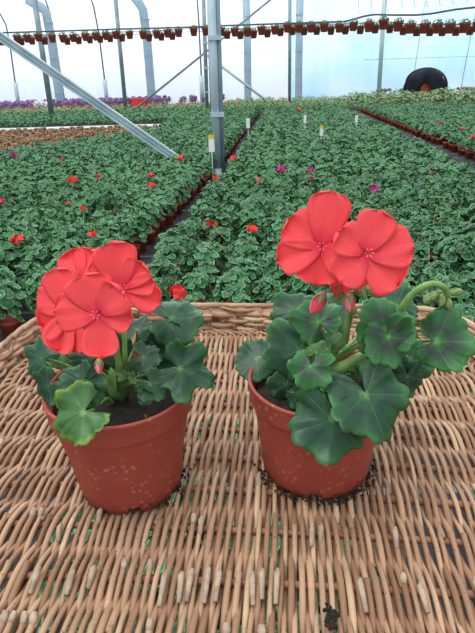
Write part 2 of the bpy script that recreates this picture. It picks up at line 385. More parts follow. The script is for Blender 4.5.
# ---------------------------------------------------------------- leaves
def leaf_arrays(R, nseg=64, rings=7, seed=0, lobes=5, sinus=.28, back=.80, cup=.12, ruffle=.06, depthl=.12, cren=.035, curl=0.0, fold=0.0, v=.5, q2=None, teeth=2.5):
    rnd = random.Random(seed); ph = rnd.uniform(-.2, .2); n = lobes
    V = [(0, 0, 0)]; UV = [(0, v)]; Fs = []
    if q2 is not None: q2.append((0, 0))
    lob = [rnd.uniform(.90, 1.09) for _ in range(12)]; p3 = rnd.uniform(0, 6); sk = rnd.uniform(-.08, .08)
    for j in range(1, rings + 1):
        rho = j / rings
        for i in range(nseg + 1):
            phi = sinus + (2 * PI - 2 * sinus) * i / nseg
            a = (phi - PI) / (2 * PI - 2 * sinus) * n * 2 * PI + 0   # lobes count across the blade
            lw = .5 + .5 * math.cos(a)
            k = int((i / nseg) * n) % 12
            edge = (back + (1 - back) * (0.5 - .5 * math.cos(phi)))
            edge *= 1 - depthl * (1 - lw) ** 1.8
            edge *= (1 + (lob[k] - 1) * lw) * (1 + sk * math.sin(phi))
            if cren: edge *= 1 - cren + cren * 1.5 * abs(math.sin(a * teeth / 2 + .3)) ** .7
            end = min(i, nseg - i) / nseg
            if end < .06: edge *= .80 + .20 * math.sqrt(max(0, 1 - (1 - end / .06) ** 2))
            r = R * rho * edge
            x = -math.cos(phi) * r; y = -math.sin(phi) * r
            z = R * (cup * rho**2 + ruffle * .5 * rho**2.2 * math.cos(a + .7 + .8 * math.sin(phi + p3)) + ruffle * 1.5 * rho**3 * math.sin(2 * phi + p3) + ruffle * .35 * rho**4 * math.sin(a * 1.5 + p3)
                     + .035 * rho * (1 - .6 * rho) * (1 - lw ** 3) - curl * rho**4)
            z += fold * abs(y)
            V.append((x, y, z)); UV.append((rho, v))
            if q2 is not None: q2.append((rho * math.sin(a / 2), rho))
    W = nseg + 1
    for i in range(nseg): Fs.append((0, 1 + i, 2 + i))
    for j in range(rings - 1):
        for i in range(nseg):
            a = 1 + j * W + i; Fs.append((a, a + W, a + W + 1, a + 1))
    return V, Fs, UV

def frame_from(n, apex):
    n = Vector(n).normalized(); a = Vector(apex); a = (a - n * a.dot(n))
    if a.length < 1e-5: a = n.orthogonal()
    a.normalize(); b = n.cross(a)
    return Matrix((a, b, n)).transposed()
def imdir(deg): q = math.radians(deg); return RT * math.cos(q) + UP * math.sin(q)
def nrm(nx, ny, nz): return Vector((nx, -ny, nz)).normalized()   # ny>0 faces the viewer

def petal_arrays(L, W, cup=.1, back=.1, seed=0, n=12, mwid=10):
    rnd = random.Random(seed); p1 = rnd.uniform(0, 6); V = []; UV = []; Fs = []
    for i in range(n + 1):
        t = i / n; tt = 1 - (1 - t) ** 1.25
        w = W * .57 * (tt ** .55) * math.sqrt(max(0, 1 - tt ** 5.5)) * 1.06 + .0006
        for j in range(mwid + 1):
            s = -1 + 2 * j / mwid
            x = L * tt - .05 * L * (s * s) * tt ** 3 - .035 * L * math.exp(-(s / .16) ** 2) * tt ** 6 + .012 * L * math.sin(7 * s + p1) * tt ** 4
            y = w * s
            z = W * (cup * (s * s) * t - back * tt**2 + .07 * tt**2 * math.sin(3.2 * s + p1) + .03 * tt**3 * math.sin(8 * s + p1 * 2) - .05 * math.exp(-(s / .2) ** 2) * tt * (1 - tt) * 2)
            V.append((x, y, z)); UV.append((t, .5 + .5 * s))
    W_ = mwid + 1
    for i in range(n):
        for j in range(mwid):
            a = i * W_ + j; Fs.append((a, a + W_, a + W_ + 1, a + 1))
    return V, Fs, UV

def place(V, R3, P): return [R3 @ Vector(p) + P for p in V]

# ---------------------------------------------------------------- wicker table
BY = 5.5; bs, bc = math.sin(math.radians(BY)), math.cos(math.radians(BY))
ZB = 1.0
BC = Vector((-.02, .357)); BA, BB = .31, .368
table = empty('wicker_table', (BC.x, BC.y, 0), -math.radians(BY))
tag(table, 'woven willow table top with raised braided rim holding both red geraniums', 'table')
def hgt(u, v):
    a = max(0, abs(u) / BA - .80) / .2; b = max(0, abs(v) / BB - .88) / .12
    return .016 * a * a + .006 * b * b - .0015 * math.cos(u * 9)
rnd = random.Random(5)
PIT = .0497
RODS = [-.355 + PIT * k + .0047 for k in range(15)]
ROD0 = (0.2835 - BC.y) * bc + (0 - BC.x) * bs
k0 = round((ROD0 + .36) / PIT)
RODS = [ROD0 + PIT * (k - k0) for k in range(17)]
RODS = [v for v in RODS if abs(v) < BB * .965]
def halfwidth(v): return BA * max(0, 1 - (abs(v) / BB) ** 9) ** (1 / 9)
def halflen(u): return BB * max(0, 1 - min(1, abs(u) / BA) ** 9) ** (1 / 9)
RR, RW = .0032, .0024
AMP = RR + RW - .0004
SURF = ZB - AMP - RW
# cross rods, each a part
for k, v in enumerate(RODS):
    hw = halfwidth(v) - .004; pts = []
    for i in range(25):
        u = -hw + 2 * hw * i / 24
        pts.append((u, v + .0035 * math.cos(u * 5 + k) - .012 * (u / BA) ** 2 * (1 if v > 0 else .6) + rnd.uniform(-.0006, .0006), SURF + hgt(u, v) + rnd.uniform(-.0004, .0004)))
    tube(pts, RR * rnd.uniform(.9, 1.12), 8, uvv=rnd.random()).build('cross_rod', M['rod'], table)
# weavers
mb = MB(); NS = 162; tips = []
def wpath(i, u0, vs, ve, par, wob, sub=9):
    pts = []; rads = []
    n = max(2, int((ve - vs) / PIT * sub))
    for q in range(n + 1):
        v = vs + (ve - vs) * q / n
        x = (v - ROD0) / PIT
        sgn = math.cos(PI * x + (PI if par else 0))
        z = sgn * AMP
        fan = 1 + .03 * (abs(u0) / BA) ** 2 * (-(v) / BB)
        u = u0 * fan + .0035 * math.sin(v * 9 + u0 * 30) + wob[0] * math.sin(v * wob[1] + wob[2]) 
        vv = v - .012 * (u / BA) ** 2 * (1 if v > 0 else .6)
        pts.append((u, vv, SURF + hgt(u, v) + z))
    return pts
for i in range(NS):
    u0 = -BA * .985 + 2 * BA * .985 * (i + .5) / NS; u0 += rnd.uniform(-.0007, .0007)
    hl = halflen(u0 * 1.0) - .006
    if hl < .05: continue
    par = i % 2; wob = (rnd.uniform(.0002, .0012), rnd.uniform(7, 20), rnd.uniform(0, 6)); vs = -hl; seg = 0
    while vs < hl - .02:
        # a cane ends just past a rod it lies over
        kk = rnd.randint(4, 11); ve = hl
        x = math.floor((vs - ROD0) / PIT) + kk
        if (x + par) % 2: x += 1
        cand = ROD0 + PIT * x + .006
        if cand < hl - .06: ve = cand
        rr = RW * rnd.uniform(.82, 1.22)
        pts = wpath(i, u0, vs, ve, par, wob)
        n = len(pts); rads = [rr * (1 + .06 * math.sin(q * .5 + i)) for q in range(n)]
        if ve < hl:
            p = Vector(pts[-1]); pts[-1] = (p.x, p.y, p.z + .002)
            tips.append((Vector(pts[-2]), Vector(pts[-1]), rr))
        tube(pts, rads, 7, mb=mb, uvv=min(1, max(0, rnd.gauss(.48, .25))))
        vs = ve - .004 if ve < hl else hl
        wob = (wob[0], rnd.uniform(9, 26), rnd.uniform(0, 6))
mb.build('woven_top', M['willow'], table)
# pale slanted cut ends of the canes, in the rows where the photo shows them and here and there
mb = MB()
for j, (a, b, r) in enumerate(tips):
    if j % 3: continue
    d = (b - a).normalized(); s = Vector((rnd.uniform(-.5, .5), 0, 0))
    p0 = b - d * .002 + Vector((0, 0, .0006)); p1 = b + d * .005 + s * .002 + Vector((0, 0, .0022))
    tube([p0, (p0 + p1) / 2, p1], [r * 1.0, r * 1.15, r * .8], 7, mb=mb, flat=.8)
mb.build('cut_cane_ends', M['cut'], table)
for o in [o for o in table.children if o.name.startswith('cut_cane_ends')]: o['label'] = 'pale greyish cut ends of the canes'
# row of separate cut cane ends along the nearest rods
mb = MB()
for (px, py, h) in [(38,572,15),(72,575,13),(93,570,12),(165,575,22),(181,576,18),(191,573,20),(208,572,22),(219,573,20),(252,576,20),(262,573,18),(277,573,22),(360,583,20),(312,530,12),(395,532,12),(420,588,16),(321,528,10),(201,520,10),(60,528,9),(100,512,8)]:
    b = atz(px, py, ZB + .003); x, y = b.x - BC.x, b.y - BC.y
    u, v = x * bc - y * bs, x * bs + y * bc; z = ZB + .0015 + hgt(u, v)
    sl = rnd.uniform(-.12, .12) - u * .3
    L = h * .00075 * 1.3
    tube([(u - sl * L, v - L, z - .0035), (u - sl * L * .4, v - L * .4, z + .0008), (u, v, z + .003), (u + .0006, v + .0035, z + .0038)], [.0018, .0023, .0026, .0012], 7, mb=mb)
o = mb.build('pale_cane_ends', M['cut'], table); o['label'] = 'row of pale bleached cane ends standing over the rods'
# border: stakes and rope-like canes round a rounded rectangle
def border(th):
    c, s = math.cos(th), math.sin(th); n = 2 / 9
    return BA * (abs(c) ** n) * (1 if c > 0 else -1), BB * (abs(s) ** n) * (1 if s > 0 else -1)
PTS = [border(2 * PI * i / 2880) for i in range(2880)]
cum = [0]
for i in range(2880):
    a, b = PTS[i], PTS[(i + 1) % 2880]; cum.append(cum[-1] + math.hypot(b[0] - a[0], b[1] - a[1]))
LT = cum[-1]
def along(s):
    s %= LT; lo, hi = 0, 2880
    while hi - lo > 1:
        m_ = (lo + hi) // 2
        if cum[m_] <= s: lo = m_
        else: hi = m_
    f = (s - cum[lo]) / max(1e-9, cum[lo + 1] - cum[lo]); a, b = PTS[lo], PTS[(lo + 1) % 2880]
    t = Vector((b[0] - a[0], b[1] - a[1], 0)).normalized()
    return Vector((a[0] + (b[0] - a[0]) * f, a[1] + (b[1] - a[1]) * f, 0)), Vector((t.y, -t.x, 0)), t
NSTK = 64; SP = LT / NSTK
mb = MB()
for k in range(NSTK):
    p, o_, t = along((k + .5) * SP)
    tube([p - o_ * .004 + Vector((0, 0, SURF + .000)), p + Vector((0, 0, SURF + .016)), p + o_ * .006 + Vector((0, 0, SURF + .037))], .0042, 7, mb=mb, uvv=rnd.random())
mb.build('rim_stakes', M['rod'], table)  # separate upright stakes round the rim, not woven canes
mb = MB()
# walls: canes woven in and out of the stakes, each 4-7 stakes long, rising a little as they go (rope look)
for lev in range(8):
    zl = .005 + lev * .0043; s0 = rnd.uniform(0, SP)
    s = 0
    while s < LT:
        L = SP * rnd.uniform(3.2, 5.5); n = int(L / SP * 7); pts = []; r = rnd.uniform(.0029, .0041); rads = []
        ph = rnd.choice([0, PI]) if lev < 2 else lev * PI / 1.5
        rise = rnd.uniform(.004, .010)
        for q in range(n + 1):
            ss = s + s0 + L * q / n; p, o_, t = along(ss); tt = q / n
            io = math.cos(PI * ss / SP + ph) * .0064
            z = SURF + zl + rise * (tt - .5) + .0018 * math.sin(PI * ss / SP * .5 + lev)
            lean = (zl / .04) * .007
            pts.append(p + o_ * (io + lean) + Vector((0, 0, z)))
            rads.append(r * (1 - .35 * tt ** 3))
        tube(pts, rads, 7, mb=mb, uvv=min(1, max(0, rnd.gauss(.55, .25))))
        s += L * .86
mb.build('rim_weave', M['willow'], table)
# rolled top border
mb = MB(); k = 0
s = 0
while s < LT:
    L = SP * 3.1; r = rnd.uniform(.0038, .0048); pts = []; rads = []
    for q in range(22):
        tt = q / 21; p, o_, t = along(s + L * tt)
        ang = -2.4 + 3.6 * tt
        pts.append(p + o_ * (.0075 + .0075 * math.cos(ang)) + Vector((0, 0, SURF + .0365 + .0055 * math.sin(ang + .6))))
        rads.append(r * (1 - .3 * abs(2 * tt - 1) ** 3))
    tube(pts, rads, 8, mb=mb, uvv=min(1, max(0, rnd.gauss(.6, .22)))); s += SP * .62
mb.build('rim_border', M['willow'], table)
# twisted cord at the foot of the rim, where the weaving meets it
mb = MB()
for hnd in range(2):
    n = 1300; pts = []
    for q in range(n + 1):
        ss = LT * q / n; p, o_, t = along(ss); an = ss * 2 * PI / .026 + hnd * PI
        pts.append(p * 1.0 - o_ * (.011 + .0022 * math.cos(an)) + Vector((0, 0, SURF + .004 + hgt(p.x * .97, p.y * .97) * .8 + .0022 * math.sin(an))))
    tube(pts, .0018, 5, mb=mb, uvv=.45 + .2 * hnd)
mb.build('rim_cord', M['willow'], table)
for sx_, sy_ in ((-1, -1), (1, -1), (1, 1), (-1, 1)):
    u, v = sx_ * .24, sy_ * .28
    tube([(u * 1.05, v * 1.05, 0), (u, v, .5), (u, v, SURF - AMP - RW - .0165)], [.014, .017, .019], 10).build('leg', M['wood'], table)
mb = MB()
for s_ in (-1, 1):
    box(mb, (-.27, s_ * .28 - .012, SURF - .025), (.27, s_ * .28 + .012, SURF - AMP - RW - .0005))
mb.build('support_rail', M['wood'], table, False)

# ---------------------------------------------------------------- hero pots
def pot_mesh(H=.106, r0=.0485, r1=.0565, r2=.0605, notches=(250, 340, 70, 160), n=160, nw=7):
    def mod(i, q, r, z):
        if i in (1, 2):
            dq = min(abs(((math.degrees(q) - a + 180) % 360) - 180) for a in notches)
            if dq < nw: z = max(z, .0055)
        if 4 <= i <= 6: r = r + .00022 * math.cos(q * 80)
        return r, z
    prof = [(r0 - .006, .006), (r0 - .002, 0), (r0, 0), (r0 + .0006, .0065), (r0 + .0012, .008), (r0 + .45 * (r1 - r0), H * .42), (r1 - .0006, H - .026), (r1, H - .024), (r1 + .0006, H - .0235), (r2 - .0014, H - .0215),
            (r2 - .001, H - .019), (r2, H - .0035), (r2 + .0008, H - .002), (r2 + .0006, H - .0003), (r2 - .0008, H), (r2 - .0022, H - .0004), (r2 - .0026, H - .003), (r1 - .0035, H - .03), (r1 - .005, H - .05)]
    mb = lathe(prof, n, mod=mod)
    # floor of the pot, set up off the ground
    mb2 = lathe([(r0 - .006, .006), (.0001, .006)], n, mb=mb)
    return mb
def soil_mesh(r, z, seed):
    mb = MB(); n = 48; rg = 14; V = [(0, 0, z)]; Fs = []
    for j in range(1, rg + 1):
        for k in range(n):
            q = 2 * PI * k / n; rr = r * j / rg; x, y = rr * math.cos(q), rr * math.sin(q)
            e_ = 1 if j < rg else 0
            V.append((x, y, z + e_ * (.0030 * noise.noise(Vector((x * 90, y * 90, seed))) + .0016 * noise.noise(Vector((x * 300, y * 300, seed))) + .001)))
    for k in range(n): Fs.append((0, 1 + k, 1 + (k + 1) % n))
    for j in range(rg - 1):
        for k in range(n): a = 1 + j * n; Fs.append((a + k, a + n + k, a + n + (k + 1) % n, a + (k + 1) % n))
    mb.add(V, Fs); return mb

class Hero:
    def __init__(s, loc, label, notches, H, r0, r2):
        s.o = empty('potted_geranium', loc); tag(s.o, label, 'potted plant', 'potted geraniums on the wicker table'); s.L = Vector(loc); s.seed = int(abs(loc[0]) * 1000)
        pot_mesh(H, r0, r2 - .004, r2, notches).build('pot', M['pot'], s.o)
        soil_mesh(r2 - .0078, H - .016, s.seed).build('soil', M['soil'], s.o)
    def loc(s, p): return Vector(p) - s.L
    def leaf(s, px, py, Y, Rpx, n, apex, mt, root=(0, 0, .095), petr=.0013, lift=.02, **kw):
        P = aty(px, py, Y); R = Rpx * depth(P) / F; s.seed += 1
        kw.setdefault('v', random.Random(s.seed).uniform(.35, .65))
        kw.setdefault('cren', .055); kw['ruffle'] = kw.get('ruffle', .06) * 2.1; q2 = []
        kw.setdefault('teeth', 3); V, Fs, UV = leaf_arrays(R, nseg=150, rings=9, seed=s.seed, q2=q2, **kw)
        R3 = frame_from(n, imdir(apex)); mb = MB(); mb.add(place(V, R3, s.loc(P)), Fs, UV); mb.uv2 = q2
        lf = mb.build('leaf', M[mt], s.o)
        sd_ = lf.modifiers.new('thick', 'SOLIDIFY'); sd_.thickness = .0005
        p3 = s.loc(P); p0 = Vector(root); N = Vector(n).normalized()
        und = p3 - N * .0006 
        c1 = p0 + Vector((0, 0, lift)) + (p3 - p0) * .15; c2 = p3 - N * min(.02, (p3 - p0).length * .35) - imdir(apex) * .006
        tube(bez(p0, c1, c2, und, 12), [petr * 1.25 - petr * .35 * i / 12 for i in range(13)], 8).build('leaf_stalk', M['stalk'], lf)
        return lf
    def stem(s, pts, rad, name='stem'):
        return tube([Vector(p) for p in pts], rad, 10).build(name, M['stalk'], s.o)
    def flower(s, px, py, Y, n, petals, hub, parent=None):
        P = s.loc(aty(px, py, Y)); k = depth(aty(px, py, Y)) / F; N = Vector(n).normalized()
        fm = MB(); tube(bez(Vector(hub), Vector(hub) + (P - Vector(hub)) * .3 + Vector((0, 0, .004)), P - N * .012, P - N * .001, 8), .0008, 6, mb=fm)
        f = fm.build('flower', M['stalk'], s.o); f['label'] = 'open coral red flower'
        for (ang, L, W, tilt) in petals:
            s.seed += 1; d = imdir(ang); d = (d - N * d.dot(N)).normalized(); t = math.radians(tilt)
            n2 = (N * math.cos(t) - d * math.sin(t)); d2 = d * math.cos(t) + N * math.sin(t)
            V, Fs, UV = petal_arrays(L * k * 1.04, W * k, seed=s.seed)
            mb = MB(); mb.add(place(V, frame_from(n2, d2), P + N * (.0002 * (s.seed % 5))), Fs, UV)
            p = mb.build('petal', M['petal'], f)
            sm = p.modifiers.new('thick', 'SOLIDIFY'); sm.thickness = .0003
        mb = MB()
        for q in range(6):
            a = q * 1.05; d = imdir(math.degrees(a)); tube([P, P + N * .005 + d * .0012, P + N * .009 + d * .003], [.0002, .0002, .0005], 5, mb=mb)
        mb.build('stamen', M['stamen'], f)
        return f
    def bud(s, px, py, Y, Lpx, Wpx, ang, hub, mt='petal_bud', open_=.5):
        """closed bud: green sepals round a coloured tip; ang = direction of its tip"""
        P = s.loc(aty(px, py, Y)); k = depth(aty(px, py, Y)) / F; d = (imdir(ang) * .95 - FW * .2).normalized(); L, W = Lpx * k, Wpx * k
        R3 = frame_from(d, UP0); base = P - d * L * .5
        mb = lathe([(.0002, 0), (W * .32, L * .1), (W * .48, L * .35), (W * .5, L * .6), (W * .36, L * .85), (.0003, L)], 14)
        mb.v = [tuple(R3 @ Vector(p) + base) for p in mb.v]; b = mb.build('bud', M[mt], s.o)
        mb = MB()
        for q in range(5):
            a = q * 2 * PI / 5; V = []; 
            for i in range(7):
                t = i / 6; w_ = W * .36 * math.sin(PI * min(1, t * .9 + .12)) * (1 - t * .5); r = W * (.1 + .47 * math.sin(min(1.2, t * 2.2))) + .0003; z = L * t * (1 - open_ * .45)
                for sgn in (-1, 0, 1):
                    aa = a + sgn * w_ / max(r, .001) * .9; V.append((r * math.cos(aa), r * math.sin(aa), z))
            Fs = [(i * 3 + j, i * 3 + 3 + j, i * 3 + 4 + j, i * 3 + 1 + j) for i in range(6) for j in range(2)]
            mb.add([R3 @ Vector(p) + base for p in V], Fs)
        mb.build('sepal', M['sepal'], b)
        tube(bez(Vector(hub), Vector(hub) + Vector((0, 0, .004)), base - d * .006, base, 6), .0007, 6).build('bud_stalk', M['stalk'], b)

# ---- the two geraniums
A = Hero((-.1075, .399, ZB), 'geranium with four red blooms whose plain dark green leaves spill over its pot front edge', (283, 13, 103, 193), .107, .0475, .0650)
hubA = A.loc(aty(110, 322, .375))
A.stem([Vector((0, .0, .088)), Vector((.003, -.002, .12)), A.loc(aty(116, 345, .385)), hubA], [.0042, .0035, .0024, .002], 'flower_stalk')
A.stem([Vector((.0, 0, .088)), Vector((-.004, -.01, .105)), A.loc(aty(112, 374, .38)), A.loc(aty(111, 368, .38))], [.004, .004, .003, .0009], 'stem')
hubA2 = A.loc(aty(124, 303, .40))
A.stem([Vector((.004, .004, .09)), Vector((.008, .0, .13)), hubA2], [.003, .0024, .0018], 'flower_stalk')
nf = nrm(-.05, 1, .35)
A.flower(98.4, 313, .335, nrm(0, 1, .25), [(105, 40, 52, 12), (178, 42, 42, 8), (-8, 34, 34, 6), (-88, 45, 40, 4), (42, 36, 42, 16)], hubA)
A.flower(69, 312, .365, nrm(-.45, 1, .3), [(100, 44, 44, 8), (150, 42, 44, 4), (203, 40, 40, 4), (242, 44, 42, 4), (-78, 42, 30, 0)], hubA)
A.flower(82, 278, .38, nrm(-.2, .8, .7), [(118, 30, 32, 18), (68, 30, 34, 18), (20, 30, 30, 10), (170, 26, 28, 10), (-80, 20, 26, 10)], hubA2)
A.flower(122, 288, .375, nrm(.25, 1, .35), [(103, 46, 46, 14), (52, 32, 34, 10), (10, 32, 24, 10), (-22, 40, 32, 4), (140, 38, 34, 10)], hubA2)
A.bud(99, 366, .345, 16, 8, -85, hubA, 'petal_bud', .8)
up = nrm(0, .55, .85)
A.leaf(171, 318, .43, 34, nrm(.25, .5, .85), 10, 'leaf_dark', cup=-.10, ruffle=.07, depthl=.08, v=.62, root=(.012, .0, .095))
A.leaf(168, 338, .425, 22, nrm(.2, .9, .2), -60, 'leaf_dark', cup=.1, depthl=.08)
A.leaf(180, 368, .375, 36, nrm(.15, .8, .6), -20, 'leaf_dark', cup=-.06, ruffle=.09, depthl=.30, cren=.05, lobes=5, v=.5)
A.leaf(143, 357, .39, 20, nrm(0, .6, .8), -20, 'leaf_dark', cup=-.1, depthl=.2, v=.45)
A.leaf(150, 384, .365, 19, nrm(0, .75, .6), -50, 'leaf_dark', cup=-.12, ruffle=.06, v=.55)
A.leaf(83, 382, .345, 29, nrm(-.15, .85, .55), 225, 'leaf_dark', cup=-.05, ruffle=.08, depthl=.14, v=.55)
A.leaf(42, 358, .39, 24, nrm(-.35, .75, .6), 160, 'leaf_dark', cup=-.15, ruffle=.05, v=.72, root=(-.015, 0, .095))
A.leaf(48, 386, .37, 22, nrm(-.4, .8, .3), 220, 'leaf_dark', cup=-.1, v=.4, root=(-.015, 0, .095))
A.leaf(84, 412, .325, 36, nrm(-.1, .72, .7), 215, 'leaf_light', cup=-.10, ruffle=.10, depthl=.12, sinus=.55, v=.55, root=(-.005, -.012, .092))
A.leaf(137, 330, .42, 19, nrm(0, .5, .8), 80, 'leaf_dark', cup=-.1, v=.35)
A.leaf(92, 358, .40, 28, nrm(0, .8, .5), 120, 'leaf_dark', cup=-.1, v=.3)
A.leaf(112, 347, .42, 22, nrm(.1, .7, .6), 60, 'leaf_dark', cup=-.1, v=.35)
A.leaf(62, 352, .42, 20, nrm(-.2, .6, .7), 150, 'leaf_light', cup=-.1, v=.5)
A.leaf(160, 350, .44, 24, nrm(.2, .7, .6), 30, 'leaf_dark', cup=-.1, v=.4)
A.leaf(146, 395, .36, 10, nrm(0, .9, .3), 240, 'leaf_dark', v=.45)

B = Hero((.073, .413, ZB), 'geranium with two red blooms whose zoned leaves carry dark purple bands, fallen soil round base', (262, 352, 82, 172), .100, .0515, .0645)
hubB = B.loc(aty(347, 289, .385))
B.stem([Vector((-.004, 0, .088)), Vector((.0, -.004, .12)), B.loc(aty(345, 340, .39)), B.loc(aty(350, 312, .385)), hubB], [.0045, .004, .0034, .0026, .0022], 'flower_stalk')
B.stem([Vector((-.01, -.005, .088)), Vector((-.004, -.008, .098)), B.loc(aty(350, 363, .385)), B.loc(aty(372, 350, .40))], [.005, .005, .0045, .003], 'stem')
B.flower(322, 246.6, .355, nrm(-.2, 1, .3), [(198, 46, 38, 4), (141, 43, 44, 8), (79, 54, 44, 14), (262, 38, 44, 0), (-35, 34, 34, 12)], hubB)
B.flower(365, 253, .335, nrm(.1, 1, .3), [(73, 43, 44, 10), (10, 49, 46, 6), (-43, 49, 48, 2), (228, 38, 44, 2), (145, 36, 38, 10)], hubB)
B.flower(352, 262, .36, nrm(0, 1, .1), [(-112, 32, 26, 0), (-70, 30, 24, 0), (200, 26, 30, 0), (-20, 26, 28, 0), (90, 20, 24, 0)], hubB)
B.bud(338, 287, .365, 17, 17, -70, hubB, 'petal', .2)
B.bud(318, 303, .36, 26, 13, 235, hubB, 'petal_bud', .75)
B.bud(349, 302, .355, 20, 12, -88, hubB, 'petal_bud', .5)
B.bud(338, 297, .37, 14, 12, 250, hubB, 'sepal', .5)
B.bud(368, 290, .37, 18, 10, -10, hubB, 'sepal', .5)
B.bud(378, 293, .375, 16, 9, -15, hubB, 'sepal', .5)
B.bud(360, 292, .365, 14, 9, -40, hubB, 'sepal', .5)
B.leaf(257, 358, .44, 25, nrm(-.15, .6, .8), 200, 'leaf_dark', cup=-.05, ruffle=.05, depthl=.05, cren=.05, v=.6, root=(-.02, 0, .095))
B.leaf(300, 350, .395, 40, nrm(-.05, .8, .6), 135, 'leaf_dark', cup=-.06, ruffle=.07, depthl=.16, v=.6, root=(-.01, 0, .1))
B.leaf(319, 322, .40, 28, nrm(-.15, .75, .65), 110, 'leaf_zone', cup=.05, ruffle=.10, depthl=.10, v=.55)
B.leaf(310, 366, .355, 25, nrm(-.1, .7, .7), 250, 'leaf_zone', cup=.06, ruffle=.12, depthl=.16, v=.72)
B.leaf(316, 352, .365, 14, nrm(.1, .5, .8), 60, 'leaf_light', cup=-.12, ruffle=.1, v=.5)
B.leaf(386, 331, .37, 37, nrm(.1, .85, .55), 100, 'leaf_zone', cup=-.08, ruffle=.08, depthl=.08, v=.6)
B.leaf(388, 337, .365, 31, nrm(.1, .9, .35), -70, 'leaf_zone', cup=.05, ruffle=.08, depthl=.08, v=.6)
B.leaf(435, 341, .385, 42, nrm(.05, .9, .4), -2, 'leaf_zone', cup=.04, ruffle=.07, depthl=.08, v=.55, sinus=.38, back=.5, root=(.012, .0, .098), lift=.03)
B.leaf(366, 394, .345, 47, nrm(.05, .75, .7), 290, 'leaf_dark', cup=-.06, ruffle=.07, depthl=.15, sinus=.22, v=.72, root=(.0, -.01, .098))
B.leaf(332, 420, .338, 46, nrm(-.05, .9, .45), 265, 'leaf_dark', cup=-.07, ruffle=.07, depthl=.17, v=.6, root=(-.004, -.012, .094), sinus=.3)
B.leaf(410, 358, .43, 29, nrm(.3, .8, .4), -30, 'leaf_dark', cup=-.1, v=.5)
B.leaf(408, 376, .415, 22, nrm(.2, .9, .2), -80, 'leaf_dark', cup=-.1, v=.42)
B.leaf(296, 312, .46, 26, nrm(-.1, .6, .7), 130, 'leaf_dark', cup=-.1, v=.55)
B.leaf(330, 312, .47, 30, nrm(0, .5, .8), 80, 'leaf_dark', cup=-.1, v=.45)
B.leaf(396, 305, .47, 26, nrm(.2, .5, .8), 60, 'leaf_dark', cup=-.1, v=.72)
B.leaf(286, 384, .40, 19, nrm(-.2, .8, .4), 240, 'leaf_dark', cup=-.1, v=.38, root=(-.015, 0, .094))
B.leaf(298, 396, .385, 13, nrm(-.2, .8, .4), 240, 'leaf_dark', cup=-.1, v=.4, root=(-.015, 0, .094))
B.leaf(372, 352, .41, 20, nrm(0, .6, .8), 20, 'leaf_light', cup=-.1, v=.4)
B.leaf(335, 345, .42, 16, nrm(0, .6, .8), 120, 'leaf_light', cup=-.1, v=.45)
for x, y, r in ((342, 378, 9), (357, 372, 8), (330, 372, 8), (364, 366, 9)): B.leaf(x, y, .395, r, nrm(0, .6, .8), 40 + x, 'leaf_light', cup=-.15)
for x, y, r in ((120, 375, 8), (110, 380, 7), (129, 378, 8)): A.leaf(x, y, .39, r, nrm(0, .6, .8), 40 + x * 3, 'leaf_light', cup=-.15)
# nodding stalk with a cluster of green buds
pts = [B.loc(aty(x, y, Y)) for x, y, Y in ((352, 362, .405), (385, 338, .41), (402, 308, .39), (414, 293, .385), (430, 284, .38), (443, 287, .38), (448, 296, .385))]
sm = []
for i in range(len(pts) - 1):
    p0, p1, p2, p3 = pts[max(i-1,0)], pts[i], pts[i+1], pts[min(i+2, len(pts)-1)]
    for q in range(5):
        t = q / 5; sm.append(.5 * ((2*p1) + (p2 - p0) * t + (2*p0 - 5*p1 + 4*p2 - p3) * t*t + (-p0 + 3*p1 - 3*p2 + p3) * t**3))
sm.append(pts[-1]); fs = B.stem(sm, [.0034 - .0010 * i / len(sm) for i in range(len(sm))], 'nodding_stalk'); fs['label'] = 'arched pale stalk ending in green buds'
for (x, y, an, L) in ((442, 300, 250, 15), (434, 296, 215, 15), (448, 303, 275, 13), (428, 299, 230, 13), (456, 292, 10, 14)): B.bud(x, y, .40, L, 8, an, pts[-1], 'sepal', .3)

# crumbs of soil round the pots, and the dark clump on the weave
mb = MB(); rnd = random.Random(8)
def crumb(mb, p, r, seed):
    ic = []; import itertools
    g = (1 + 5 ** .5) / 2
    vs = [Vector(v_).normalized() for v_ in ((-1,g,0),(1,g,0),(-1,-g,0),(1,-g,0),(0,-1,g),(0,1,g),(0,-1,-g),(0,1,-g),(g,0,-1),(g,0,1),(-g,0,-1),(-g,0,1))]
    fs_ = [(0,11,5),(0,5,1),(0,1,7),(0,7,10),(0,10,11),(1,5,9),(5,11,4),(11,10,2),(10,7,6),(7,1,8),(3,9,4),(3,4,2),(3,2,6),(3,6,8),(3,8,9),(4,9,5),(2,4,11),(6,2,10),(8,6,7),(9,8,1)]
    rr = random.Random(seed); mb.add([Vector(p) + v_ * r * rr.uniform(.6, 1.3) for v_ in vs], fs_)
for hx, hy, cnt in ((-.1075, .399, 60), (.073, .413, 190)):
    for i in range(cnt):
        a = rnd.uniform(PI, 2 * PI) + rnd.choice([0, 0, .5]) if cnt > 100 else rnd.uniform(-.9, .3); rr = (.0525 if cnt > 100 else .0485) + abs(rnd.gauss(0, .004))
        crumb(mb, (hx + rr * math.cos(a), hy + rr * math.sin(a), ZB + rnd.uniform(0, .0015)), rnd.uniform(.0005, .0017), i)
tag(mb.build('soil_crumbs', M['soil'], smooth=False), 'dark potting soil crumbs fallen on the weave around the pots', 'soil', kind='stuff')
mb = MB(); c = atz(331, 620, ZB + .002)
for i in range(60): crumb(mb, c + Vector((rnd.gauss(0, .0022), rnd.gauss(0, .005), .0005 + abs(rnd.gauss(0, .0015)))), rnd.uniform(.001, .0024), i + 500)
tag(mb.build('soil_clump', M['soil'], smooth=False), 'small black clump of soil lying between canes near the front', 'soil clump')

